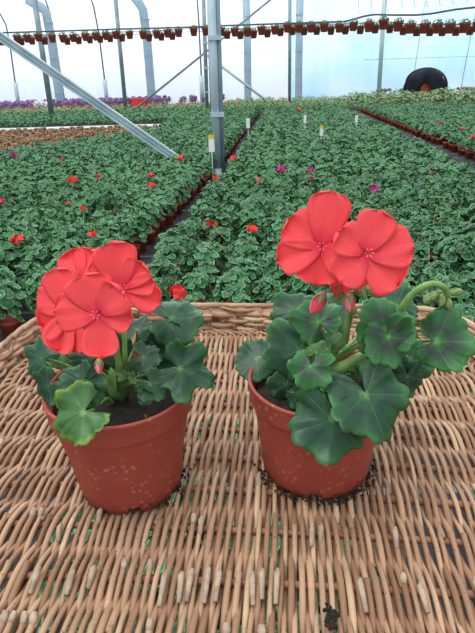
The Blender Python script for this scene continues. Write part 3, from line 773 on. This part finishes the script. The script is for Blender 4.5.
# ---------------------------------------------------------------- bed plants
def bed_leaf(seg, rings, seed, R, v):
    return leaf_arrays(R, seg, rings, seed, 5, .25, cup=random.Random(seed).choice([.22, .12, -.12]), ruffle=.10, depthl=.14, cren=.05, teeth=2, v=v)
def foliage(seed, nleaf, seg, rings, zone=False, rad=.135, zlo=.10, zhi=.30, R=(.020, .034)):
    rnd = random.Random(seed); mb = MB()
    for i in range(nleaf):
        f = (i + .5) / nleaf; a = i * 2.39996 + rnd.uniform(-.3, .3); el = math.acos(1 - f * .98)   # dome, top first
        rr = rad * (.5 + .5 * math.sin(el)) * math.sin(el) ** .7 * rnd.uniform(.75, 1.12); z = zlo + (zhi - zlo) * (math.cos(el) ** .7) * rnd.uniform(.86, 1.12)
        p = Vector((rr * math.cos(a), rr * math.sin(a), z))
        n = Vector((math.cos(a) * (math.sin(el) * .75) + rnd.gauss(0, .28), math.sin(a) * math.sin(el) * .75 + rnd.gauss(0, .28), .35 + .75 * math.cos(el)))
        V, Fs, UV = bed_leaf(seg, rings, seed * 100 + i, rnd.uniform(*R) * (1 - .25 * (f < .12)), min(1, max(0, rnd.gauss(.5 + .25 * math.cos(el) - .1, .22))))
        R3 = frame_from(n, Vector((math.cos(a + rnd.gauss(0, .4)), math.sin(a), -.2)))
        mb.add(place(V, R3, p), Fs, UV)
    return mb
def small_pot(mb=None, n=20, r=.066, h=.12, mi=0, cen=(0, 0, 0)):
    return lathe([(.0001, .002), (r * .78, 0), (r * .9, h * .76), (r * .98, h * .78), (r, h), (r * .93, h), (r * .9, h * .86), (.0001, h * .88)], n, mb=mb, mi=mi, cen=cen)
rnd = random.Random(11)
protos = []
for k in range(8):
    zone = k >= 5
    p = foliage(40 + k, 46, 21, 2, zone, rad=.108, zlo=.11, zhi=.31, R=(.026, .042)).build('foliage', M['bed_leaf_zone' if zone else 'bed_leaf'])
    protos.append(p.data); bpy.data.objects.remove(p)
pp = small_pot().build('pot', M['pot_far']); potd = pp.data; bpy.data.objects.remove(pp)
def sprig(seed):
    rnd = random.Random(seed); mb = MB()
    for q in range(rnd.choice([1, 2])):
        a = rnd.uniform(0, 6); b = Vector((.04 * math.cos(a), .04 * math.sin(a), .2)); t = b + Vector((rnd.gauss(0, .02), rnd.gauss(0, .02), rnd.uniform(.12, .17)))
        tube([b, (b + t) / 2 + Vector((.004, 0, 0)), t], .0028, 5, mb=mb)
        for i in range(9):
            c = t + Vector((rnd.gauss(0, .008), rnd.gauss(0, .008), rnd.uniform(-.004, .012))); crumb(mb, c, .0052, i)
    return mb
sprigd = []
for k in range(4):
    s_ = sprig(k).build('bud_stalk', M['sepal']); sprigd.append(s_.data); bpy.data.objects.remove(s_)
def bloom_mesh(seed, mt, base, top, r, n):
    """a stalk and a head of small five-petalled flowers"""
    rnd = random.Random(seed); mb = MB(); base, top = Vector(base), Vector(top)
    tube([base, (base + top) / 2, top], .003, 5, mb=mb, mi=0)
    for i in range(n):
        d = Vector((rnd.gauss(0, 1), rnd.gauss(0, 1) - .3, rnd.gauss(.5, .6))).normalized(); c = top + Vector((d.x * 1.3, d.y, d.z * .6)) * r * rnd.uniform(.4, .9)
        for q in range(5):
            a = q * 2 * PI / 5 + rnd.uniform(-.2, .2); R3 = frame_from(d, d.orthogonal()); di = R3 @ Vector((math.cos(a), math.sin(a), .15))
            V, Fs, UV = petal_arrays(r * .62, r * .5, seed=i * 7 + q, n=4, mwid=3); mb.add(place(V, frame_from(d, di), c), Fs, UV, 1)
    return mb

def tA(s): return -1.20 + .14 * max(0, min(1, (s - 4.3) / 4)) - .06
TB = 3.1
cells = []
def bad(x, y):
    if x < -.8 and y > 20.4: return True
    if y > 10.6 + (x + 4.4) * 1.7 and x < -2.0 and y < 20.6: return True       # soil strip and path
    if abs(x - .2) < .0: return True
    return False
s = .25
while s < 24.0:
    row = int(round(s / .24))
    for side in (-1, 1):
        k = 0
        while k < 90:
            t = tA(s) - .0 - k * .24 if side < 0 else tA(s) + .47 + k * .24
            k += 1
            if side > 0 and abs(t - (TB - .36)) < .36 and s > 7: continue
            t2 = t + rnd.uniform(-.02, .02) + (.05 if row % 2 and k > 1 else 0); s2 = s + rnd.uniform(-.02, .02)
            x, y = g2w(t2, s2)
            if y < .15 or bad(x, y): continue
            if y < 1.7 and rnd.random() < .55: continue
            if abs(x) > .60 * y + 1.2: continue
            if y > 3 and rnd.random() < .035: continue
            cells.append((x, y, side, t2))
    s += .24
def seen(x, y):
    q = proj((x, y, .22))
    if q is None: return False
    px, py = q
    if px < -12 or px > 487 or py < 60: return False
    lim = 318 + (0 if 30 < px < 450 else 38)
    return py < lim and y > 2.1
gp = atz(4, 322, .13)
cells = [c for c in cells if math.hypot(c[0] - gp.x, c[1] - gp.y) > .2 and not (gp.x - .35 < c[0] < -.5 and 1.6 < c[1] < gp.y)] + [(gp.x, gp.y + .07, -1, -1.4)]
cells.sort(key=lambda c: c[0] ** 2 + c[1] ** 2)
# blooms seen in the photo: pixel, kind, size, label
BLOOMS = [
 (72, 180, 'r', 1.3, 'bed geranium with one large round orange red bloom, beside the slanting brace row'),
 (97, 176, 'r', .8, 'bed geranium with a small loose red bloom and red buds, past the big round bloom'),
 (69, 203, 'r', .6, 'bed geranium with a tiny red flower on a long pale stalk'),
 (83, 208, 'r', .8, 'bed geranium with a half opened red flower above pale buds'),
 (20, 240, 'r', 1.3, 'bed geranium with a broad red bloom and two pink buds near the table corner'),
 (92, 234, 'r', .8, 'bed geranium with a flat red flower low in the near bed'),
 (151, 175, 'r', .9, 'bed geranium with red bloom at top of a pair beside the aisle pots'),
 (152, 185, 'r', .9, 'bed geranium with red bloom at bottom of a pair beside the aisle pots'),
 (181, 158, 'r', 1.3, 'bed geranium with a bright red bloom at the foot of the diagonal brace'),
 (233, 158, 'r', 1.2, 'bed geranium with a red bloom just beside the thick steel post'),
 (216, 178, 'r', .9, 'bed geranium with a small red flower on a tall stalk past the aisle'),
 (212, 224, 'r', .9, 'bed geranium with a ragged red flower across the aisle from the lined pots'),
 (252, 229, 'r', 1.0, 'bed geranium with a rounded red bloom between the two table plants'),
 (178, 292, 'r', 1.1, 'nearest bed geranium with a red bloom just over the rear table rim'),
 (258, 180, 'r', .8, 'bed geranium with a small faded red flower close to the magenta pair'),
 (62, 159, 'c', .8, 'bed geranium with a crimson bloom behind the large round red one'),
 (14, 155, 'm', 1.1, 'bed geranium with a deep magenta bloom near the far corner of the bed'),
 (2, 201, 'c', .7, 'bed geranium with a crimson flower cut by the picture edge'),
 (282, 169, 'm', 1.4, 'bed geranium with the widest magenta bloom, spread sideways'),
 (311, 170, 'm', 1.0, 'bed geranium with round magenta bloom over a second smaller one'),
 (311, 179, 'm', .8, 'bed geranium with small magenta bloom directly below the round one'),
 (251, 200, 'm', .5, 'bed geranium with a tiny single pink floret'),
 (374, 188, 'm', 1.0, 'bed geranium with a magenta bloom behind the tallest red petals'),
 (432, 172, 'm', .5, 'bed geranium with a tiny dark pink bud beside pale sprigs'),
 (440, 123, 'c', .9, 'far bed geranium with a crimson flower ahead of the pot row'),
 (461, 129, 'c', .9, 'far bed geranium with a crimson flower above the exposed pots'),
 (473, 137, 'c', 1.1, 'far bed geranium with a crimson flower at the picture edge'),
 (299, 110, 'r', 1.1, 'most distant bed geranium with a scarlet bloom in the middle'),
]
vis = [c for c in cells if seen(c[0], c[1])]
indiv = vis[:272]; iset = set(indiv)
bl_at = {}
for b in BLOOMS:
    g = atz(b[0], b[1], .36 if b[3] > .6 else .33); best = None; bd = 9
    for c in vis:
        if c in bl_at: continue
        d = math.hypot(c[0] - g.x, c[1] - g.y + .02)
        if d < bd: bd = d; best = c
    bl_at[best] = (b, g)
    iset.add(best)
for c in sorted(iset, key=lambda c: c[1]):
    x, y, side, t = c; o = empty('bed_geranium', (x, y, 0), rnd.uniform(0, 6.28)); sc_ = rnd.uniform(.88, 1.12)
    zone = side > 0 and rnd.random() < min(.95, .2 + .35 * max(0, t + .2))
    edge = side < 0 and t > tA(y) - .12
    d = rnd.choice(protos[5:]) if zone else rnd.choice(protos[:5])
    f = bpy.data.objects.new('foliage', d); COL.objects.link(f); f.parent = o; f.scale = (sc_, sc_, sc_ * rnd.uniform(.9, 1.12))
    q = bpy.data.objects.new('pot', potd); COL.objects.link(q); q.parent = o
    if edge: f.location = (0, 0, .03)
    if c in bl_at:
        b, g = bl_at[c]; mt = {'r': M['red_far'], 'm': M['magenta'], 'c': M['magenta']}[b[2]]
        if b[2] == 'c': mt = M.setdefault('crimson', mat('crimson', lin((222, 36, 84)), .7))
        rz = o.rotation_euler.z; dx, dy = g.x - x, g.y - y; L_ = Vector((dx * math.cos(-rz) - dy * math.sin(-rz), dx * math.sin(-rz) + dy * math.cos(-rz), g.z))
        bm_ = bloom_mesh(int(b[0]), None, (L_.x * .3, L_.y * .3, .15), L_, .042 * b[3] * (1 + max(0, y - 6) * .05), int(5 + 6 * b[3]))
        bo = bm_.build('flower_head', [M['stalk'], mt], o)
        tag(o, b[4], 'potted plant', 'flowering geraniums in the beds')
    else:
        sprigged = rnd.random() < .38
        if sprigged:
            z_ = bpy.data.objects.new('bud_stalk', rnd.choice(sprigd)); COL.objects.link(z_); z_.parent = o
        band = ('in the first rows behind the table rim', 'a few rows behind the table', 'in rows nearer the steel post')[0 if y < 3.3 else 1 if y < 4.6 else 2]
        top_ = 'bud stalks' if sprigged else 'leaves only'
        if edge: kind_ = 'aisle edge geranium with exposed pot, ' + top_ + ', '; where = 'before the steel post' if y > 5.5 else 'nearer the table'
        elif side < 0: kind_ = 'brace side geranium with ' + top_ + ', '; where = band
        elif zone: kind_ = 'dark ringed main bed geranium, ' + top_ + ', '; where = band
        else: kind_ = 'plain green main bed geranium, ' + top_ + ', '; where = band
        tag(o, kind_ + where, 'potted plant', kind_ + where)

def fast_mesh(name, V, Fi, UV, MI, mats):
    me = bpy.data.meshes.new(name); V = np.concatenate(V); Fi = np.concatenate(Fi); UV = np.concatenate(UV); MI = np.concatenate(MI)
    me.vertices.add(len(V)); me.vertices.foreach_set('co', V.astype(np.float32).ravel())
    me.loops.add(Fi.size); me.loops.foreach_set('vertex_index', Fi.astype(np.int32).ravel())
    me.polygons.add(len(Fi)); me.polygons.foreach_set('loop_start', np.arange(0, Fi.size, 3, dtype=np.int32)); me.polygons.foreach_set('loop_total', np.full(len(Fi), 3, dtype=np.int32))
    for m_ in mats: me.materials.append(m_)
    me.polygons.foreach_set('material_index', MI.astype(np.int32)); me.polygons.foreach_set('use_smooth', np.ones(len(Fi), dtype=bool))
    ul = me.uv_layers.new(name='UVMap'); ul.data.foreach_set('uv', UV[Fi.ravel()].astype(np.float32).ravel())
    me.update(calc_edges=True); me.validate()
    o = bpy.data.objects.new(name, me); COL.objects.link(o); return o
def tri(mb):
    F_ = [];  MI = []
    for f, mi in zip(mb.f, mb.m):
        for i in range(1, len(f) - 1): F_.append((f[0], f[i], f[i + 1])); MI.append(mi)
    return np.array(mb.v), np.array(F_), np.array(mb.uv), np.array(MI)
def template(seed, nleaf, seg, R, pot=True, flowers=None, **kw):
    mb = foliage(seed, nleaf, seg, 1, R=R, **kw)
    if pot: small_pot(mb, 8, mi=1)
    if flowers:
        r_ = random.Random(seed)
        for _ in range(flowers[0]):
            a = r_.uniform(0, 6.28); q = r_.uniform(0, .12); crumb(mb, (q * math.cos(a), q * math.sin(a), r_.uniform(*flowers[1])), flowers[2], _)
            for z_ in range(20): mb.m[-1 - z_] = 2
    return tri(mb)
def scatter(name, spots, temps, mats, label, cat, scale=(.9, 1.15), group=None):
    V, Fi, UV, MI = [], [], [], []; off = 0
    for (x, y) in spots:
        v_, f_, u_, m_ = rnd.choice(temps); a = rnd.uniform(0, 6.28); sc_ = rnd.uniform(*scale)
        Rm = np.array([[math.cos(a), math.sin(a), 0], [-math.sin(a), math.cos(a), 0], [0, 0, 1]])
        vv = (v_ * sc_) @ Rm; vv[:, 0] += x; vv[:, 1] += y
        V.append(vv); Fi.append(f_ + off); UV.append(u_); MI.append(m_); off += len(v_)
    o = fast_mesh(name, V, Fi, UV, MI, mats); tag(o, label, cat, kind='stuff'); return o
rest = [c for c in cells if c not in iset and not (c[1] < 1.2 and 0) and not any(math.hypot(c[0] - q[0], c[1] - q[1]) < .09 for q in ((-.26, .09), (.22, .05), (.27, .61), (-.22, .66)))]
t1 = [template(200 + i, 44, 9, (.030, .044), rad=.11, zlo=.1, zhi=.31) for i in range(4)]
t2 = [template(210 + i, 30, 7, (.034, .046)) for i in range(4)]
edge_row = [c for c in rest if (c[2] > 0 and 0 <= c[3] - TB < .26 and c[1] > 7) or (c[2] < 0 and c[3] > -1.25)]
rest = [c for c in rest if c not in set(edge_row)]
te = [template(270 + i, 30, 8, (.034, .046), rad=.10, zlo=.16, zhi=.34) for i in range(3)]
scatter('edge_row_plants', [(c[0], c[1]) for c in edge_row], te, [M['bed_leaf'], M['pot_far']], 'lines of geraniums whose terracotta pots show along the far bed edges', 'potted plants')
scatter('geranium_plants', [(c[0], c[1]) for c in rest if c[1] < 12], t1, [M['bed_leaf'], M['pot_far']], 'green mass of flowerless potted geraniums filling the middle of the beds', 'potted plants')
scatter('geranium_plants', [(c[0], c[1]) for c in rest if c[1] >= 12], t2, [M['bed_leaf'], M['pot_far']], 'green mass of flowerless potted geraniums at the far end of the beds', 'potted plants')
# far beds
def area(x0, x1, y0, y1, p, ok=lambda x, y: True):
    r = []; y = y0
    while y < y1:
        x = x0
        while x < x1:
            a, b = x + rnd.uniform(-.3, .3) * p, y + rnd.uniform(-.3, .3) * p
            if abs(a) < .56 * b + 1 and ok(a, b): r.append((a, b))
            x += p
        y += p
    return r
t3 = [template(220 + i, 16, 6, (.02, .035), rad=.08, zlo=.05, zhi=.13) for i in range(3)]
scatter('seedlings', area(-10, -2, 10.6, 18.4, .30, lambda x, y: y > 10.9 + (x + 4.4) * 1.7 and rnd.random() < .85), t3, [M['bed_leaf_pale'], M['pot_far']], 'sparse pale seedlings on the reddish soil before the path', 'seedlings')
t4 = [template(230 + i, 22, 6, (.05, .07), rad=.2, zlo=.05, zhi=.24, pot=False) for i in range(3)]
scatter('low_plants', area(-17, -1.0, 20.6, 27.5, .36), t4, [M['bed_leaf'], M['pot_far']], 'even green low bed just behind the pale path', 'plants')
t5 = [template(240 + i, 22, 6, (.05, .07), rad=.2, zlo=.05, zhi=.30, pot=False, flowers=(1 * (i < 2), (.26, .36), .045)) for i in range(7)]
scatter('red_flower_bed', area(-19, 3.0, 27.7, 31.5, .42), t5, [M['bed_leaf_pale'], M['pot_far'], M['red_far']], 'far bed dotted with red flowers below the purple ones', 'flowers')
M['purple'] = mat('purple', lin((140, 106, 160)), .8); M['lilac'] = mat('white_flower', lin((226, 226, 232)), .8); M['violet'] = mat('violet', lin((168, 110, 178)), .8)
t6 = [template(250 + i, 14, 6, (.05, .07), rad=.22, zlo=.05, zhi=.4, pot=False, flowers=(44, (.22, .52), .045)) for i in range(3)]
pur = area(-24, 0, 32.0, 38.0, .5, lambda x, y: not (34.2 < y < 35.8 and min(abs(x + 10.6), abs(x + 5.0), abs(x - 1)) < 1.0))
isw = lambda x, y: -.352 < x / y < -.318 and y < 34
scatter('purple_flower_bed', [p for p in pur if not isw(*p) and p[0] < -4.2 or rnd.random() < .10], t6, [M['bed_leaf_pale'], M['pot_far'], M['purple']], 'band of purple flowers along the foot of the white wall', 'flowers')
scatter('white_flower_bed', [p for p in pur if isw(*p)], t6, [M['bed_leaf_pale'], M['pot_far'], M['lilac']], 'patch of white flowers inside the purple band', 'flowers')
t7 = [template(260 + i, 40, 6, (.05, .075), rad=.3, zlo=.08, zhi=.62, pot=False) for i in range(3)]
scatter('pale_bushes', area(-4, 15, 24.6, 30, .5, lambda x, y: x > .2 * (y - 24) - 1 and not (x > 5.2 and y < 26.8)), t7, [M['bed_leaf_pale'], M['pot_far']], 'row of pale green bushy plants along the far end', 'plants', scale=(.55, .9))
scatter('pale_bushes', area(5.5, 15, 24.2, 26.5, .55), t7, [M['bed_leaf_pale'], M['pot_far']], 'taller pale green bushes in front of the black covered machine', 'plants', scale=(.9, 1.25))

# ---------------------------------------------------------------- plant labels
def plant_tag(px, py, Y, h, label, yellow=False):
    P = aty(px, py, Y); o = empty('plant_label', (P.x, P.y, 0)); tag(o, label, 'plant label', 'white plant labels in the beds')
    mb = MB(); wd = h * .19; box(mb, (-wd, -.002, P.z - h / 2), (wd, .002, P.z + h / 2)); mb.build('card', M['tag_white'], o, False)
    mb = MB(); box(mb, (-.006, -.0015, 0), (.006, .0015, P.z - h / 2)); mb.build('stake', M['tag_white'], o, False)
    if yellow: mb = MB(); box(mb, (-wd, -.0035, P.z + h / 2 - .04), (wd, .0035, P.z + h / 2 + .012)); mb.build('header', M['tag_yellow'], o, False)
plant_tag(248, 123, 11.2, .19, 'white label standing by the pot edge right past the thick post')
plant_tag(305, 119, 13.0, .17, 'white label furthest back in the middle bed')
plant_tag(321.5, 131, 10.6, .17, 'white label with yellow top, nearest of those in the middle bed', True)
plant_tag(356.5, 119, 12.8, .16, 'white label standing close to the start of the far pot row')
plant_tag(211.5, 144, 7.9, .22, 'white label with yellow top leaning against the thick steel post', True)

# ---------------------------------------------------------------- hanging pots
hp = [lambda: 0]
mbh = MB(); lathe([(.0001, 0), (.046, 0), (.058, .085), (.064, .088), (.068, .115), (.060, .115), (.056, .098), (.0001, .10)], 18, mb=mbh); ho = mbh.build('pot', M['pot_far']); hpd = ho.data; bpy.data.objects.remove(ho)
hfd = []
for k in range(3):
    f = foliage(300 + k, 30, 8, 1, rad=.062, zlo=.10, zhi=.16, R=(.012, .02)).build('seedling', M['bed_leaf']); hfd.append(f.data); bpy.data.objects.remove(f)
mbh = MB()
tube([(.069 * math.cos(a), .069 * math.sin(a), .112) for a in [2 * PI * i / 14 for i in range(15)]], .0025, 5, mb=mbh)
tube([(-.069, 0, .112), (-.05, -.02, .03), (0, -.055, -.012), (.05, -.02, .03), (.069, 0, .112)], .0022, 5, mb=mbh)
tube([(0, .069, .112), (0, .075, .13)], .0022, 5, mb=mbh)
h_ = mbh.build('wire_holder', M['wire']); hwd = h_.data; bpy.data.objects.remove(h_)
ONES = 'first second third fourth fifth sixth seventh eighth ninth tenth eleventh twelfth thirteenth fourteenth fifteenth sixteenth seventeenth eighteenth nineteenth'.split()
def ordinal(n):
    if n < 20: return ONES[n - 1]
    return (('twentieth', 'thirtieth')[n // 10 - 2] if n % 10 == 0 else ('twenty', 'thirty')[n // 10 - 2] + '-' + ONES[n % 10 - 1])
front = [(2,39.5),(18,37),(28,36.5),(39,35.5),(53,36.5),(63.5,36.5),(74,36),(86,35),(96.5,34.5),(106.5,34),(116.5,33),(130,33),(143.5,33),(157,32.5),(168,31.5),(179,31),(194,30),(206,29.5),(221,30),(235,30.5),(247.5,30.5),(261.5,29),(275,28.5),(287.5,26.5),(299,26.5),(311,26.5),(324,26),(339,26.5),(353,25),(368.5,26),(383,23.5),(397.5,25.5),(410,27.5),(424,27.5),(436.5,27.5),(449,27.5),(463.5,27),(477,26)]
def HY(x): return 9.9 - 2.0 * max(0, min(1, (x - 120) / 330))
zs = []
for i, (x, y) in enumerate(front):
    Y = HY(x); P = aty(x, y + 6, Y); zs.append((x, P))
    o = empty('hanging_pot', P, rnd.uniform(-.3, .3)); s_ = (1.0 + .10 * (x > 360)) * .98
    tag(o, 'hanging terracotta seedling pot, ' + ordinal(i + 1) + ' from the left in the nearer overhead row', 'hanging pot', 'hanging pots in the nearer overhead row')
    for nme, d in (('pot', hpd), ('seedling', rnd.choice(hfd)), ('wire_holder', hwd)):
        c_ = bpy.data.objects.new(nme, d); COL.objects.link(c_); c_.parent = o; c_.scale = (s_, s_, s_)
back = []
for i in range(len(front) - 1):
    x = front[i][0] * .45 + front[i + 1][0] * .55 if x > -99 else 0
    if i in (4, 11, 15, 16): continue
    y = (front[i][1] + front[i + 1][1]) / 2 + 2.6; Y = HY(x) + .55; back.append((x, y))
    P = aty(x - 1.5, y + 6, Y); o = empty('hanging_pot', P)
    tag(o, 'hanging terracotta pot, ' + ordinal(len(back)) + ' from the left in the lower farther overhead row', 'hanging pot', 'hanging pots in the farther overhead row')
    for nme, d in (('pot', hpd), ('seedling', rnd.choice(hfd)), ('wire_holder', hwd)):
        c_ = bpy.data.objects.new(nme, d); COL.objects.link(c_); c_.parent = o; c_.scale = (.97, .97, .97)
def cable(name, pts, r, label, mt, cat):
    o = tube(pts, r, 6).build(name, M[mt]); tag(o, label, cat)
cable('support_cable', [P + Vector((0, .08, .115)) for x, P in zs], .004, 'thin dark cable behind the nearer row of hanging pots', 'wire', 'cable')
cable('support_cable', [aty(x - 1.5, y + 6, HY(x) + .55) + Vector((0, .078, .115)) for x, y in back], .004, 'thin dark cable behind the farther row of hanging pots', 'wire', 'cable')
cable('irrigation_hose', [aty(x, y, HY(x) + .14) for x, y in [(-8,33),(60,31),(120,29),(180,27.5),(240,25),(300,23),(330,22),(345,21.5),(356,18.5),(365,16),(375,14.5),(395,15),(416,15),(430,13.8),(441,12),(455,9.5),(478,7)]], .014, 'dark irrigation hose looping above the hanging pots', 'hose', 'hose')
mb = MB()
for x, y in [(358,12),(371,12),(386,10),(401,7),(414,6),(426,6),(439,5),(452,3),(466,1)]:
    p = aty(x, y, HY(x) + .14); tube([p + Vector((0, 0, .30)), p, p + Vector((.02, 0, -.012)), p + Vector((.035, 0, .015))], .0035, 5, mb=mb)
tag(mb.build('hanger_hooks', M['wire']), 'thin wire hooks hanging down above the irrigation hose', 'hooks', kind='stuff')

# ---------------------------------------------------------------- covered machine, potted standards
P = aty(425, 97, 27.0); o = empty('covered_machine', (P.x, P.y, 0)); tag(o, 'bulky machine hidden under a black tarpaulin at the far end', 'machine')
mb = MB(); box(mb, (-.42, -.5, 0), (.62, .5, 1.25)); mb.build('body', M['brick_red'], o, False)
mb = MB(); NQ = 48; V = []; rg = 16
for j in range(rg + 1):
    f = j / rg
    for k in range(NQ):
        q = 2 * PI * k / NQ; top = 1.62
        rr = .95 * math.sin(min(1, f * 1.35) * PI / 2) ** .8 * (1 + .10 * math.sin(q * 5 + 2) * f + .07 * math.sin(q * 9 + 3 * f) * f)
        hem = .50 - .14 * math.cos(q) + .07 * math.sin(q * 5)
        hem += .50 * math.exp(-((q - 4.45) / .30) ** 2)
        rr *= 1 + .14 * max(0, -math.cos(q)) * f ** 3 - .06 * (1 - f)
        z = top - (top - hem) * f ** 1.9 + .04 * math.sin(q * 3)
        V.append((rr * math.cos(q) * .96, rr * .8 * math.sin(q), z))
mb.add(V, [(j * NQ + k, (j + 1) * NQ + k, (j + 1) * NQ + (k + 1) % NQ, j * NQ + (k + 1) % NQ) for j in range(rg) for k in range(NQ)] + [tuple(range(NQ))])
t_ = mb.build('tarpaulin', M['tarp'], o); sdm = t_.modifiers.new('thick', 'SOLIDIFY'); sdm.thickness = .02
k = 0
def standard(px, y0, label, group):
    P = aty(px, y0, 28.0); o = empty('potted_sapling', (P.x, P.y, 0)); tag(o, label, 'sapling', group)
    lathe([(.0001, 0), (.11, 0), (.14, .25), (.0001, .25)], 10).build('pot', M['pot_far'], o)
    tube([(0, 0, .24), (.02, 0, P.z)], .018, 5).build('stem', M['brick_red'], o)
    mb = MB(); 
    for i in range(7): crumb(mb, (rnd.gauss(0, .05), rnd.gauss(0, .03), P.z + rnd.uniform(-.04, .05)), .05, i)
    mb.build('crown', M['rod'], o)
for px in (382.5, 386, 389.5): standard(px, 90, 'short bare reddish sapling in the small set beside the grey post', 'bare saplings beside the grey post')
for px in range(459, 478, 3): standard(px, 88.5, 'short bare reddish sapling in the set past the covered machine', 'bare saplings past the covered machine')
# red crate by the foot of the far post
P = aty(139.5, 102, 30.5); mb = MB(); box(mb, (-.42, -.3, 0), (.42, .3, .02))
for a_, b_ in (((-.42,-.3),(.42,-.27)),((-.42,.27),(.42,.3)),((-.42,-.3),(-.39,.3)),((.39,-.3),(.42,.3))): box(mb, (a_[0], a_[1], 0), (b_[0], b_[1], .62))
c_ = mb.build('red_crate', M['red_far'], smooth=False); c_.location = (P.x, P.y, 0); tag(c_, 'small bright red crate at the foot of the slim far post', 'crate')
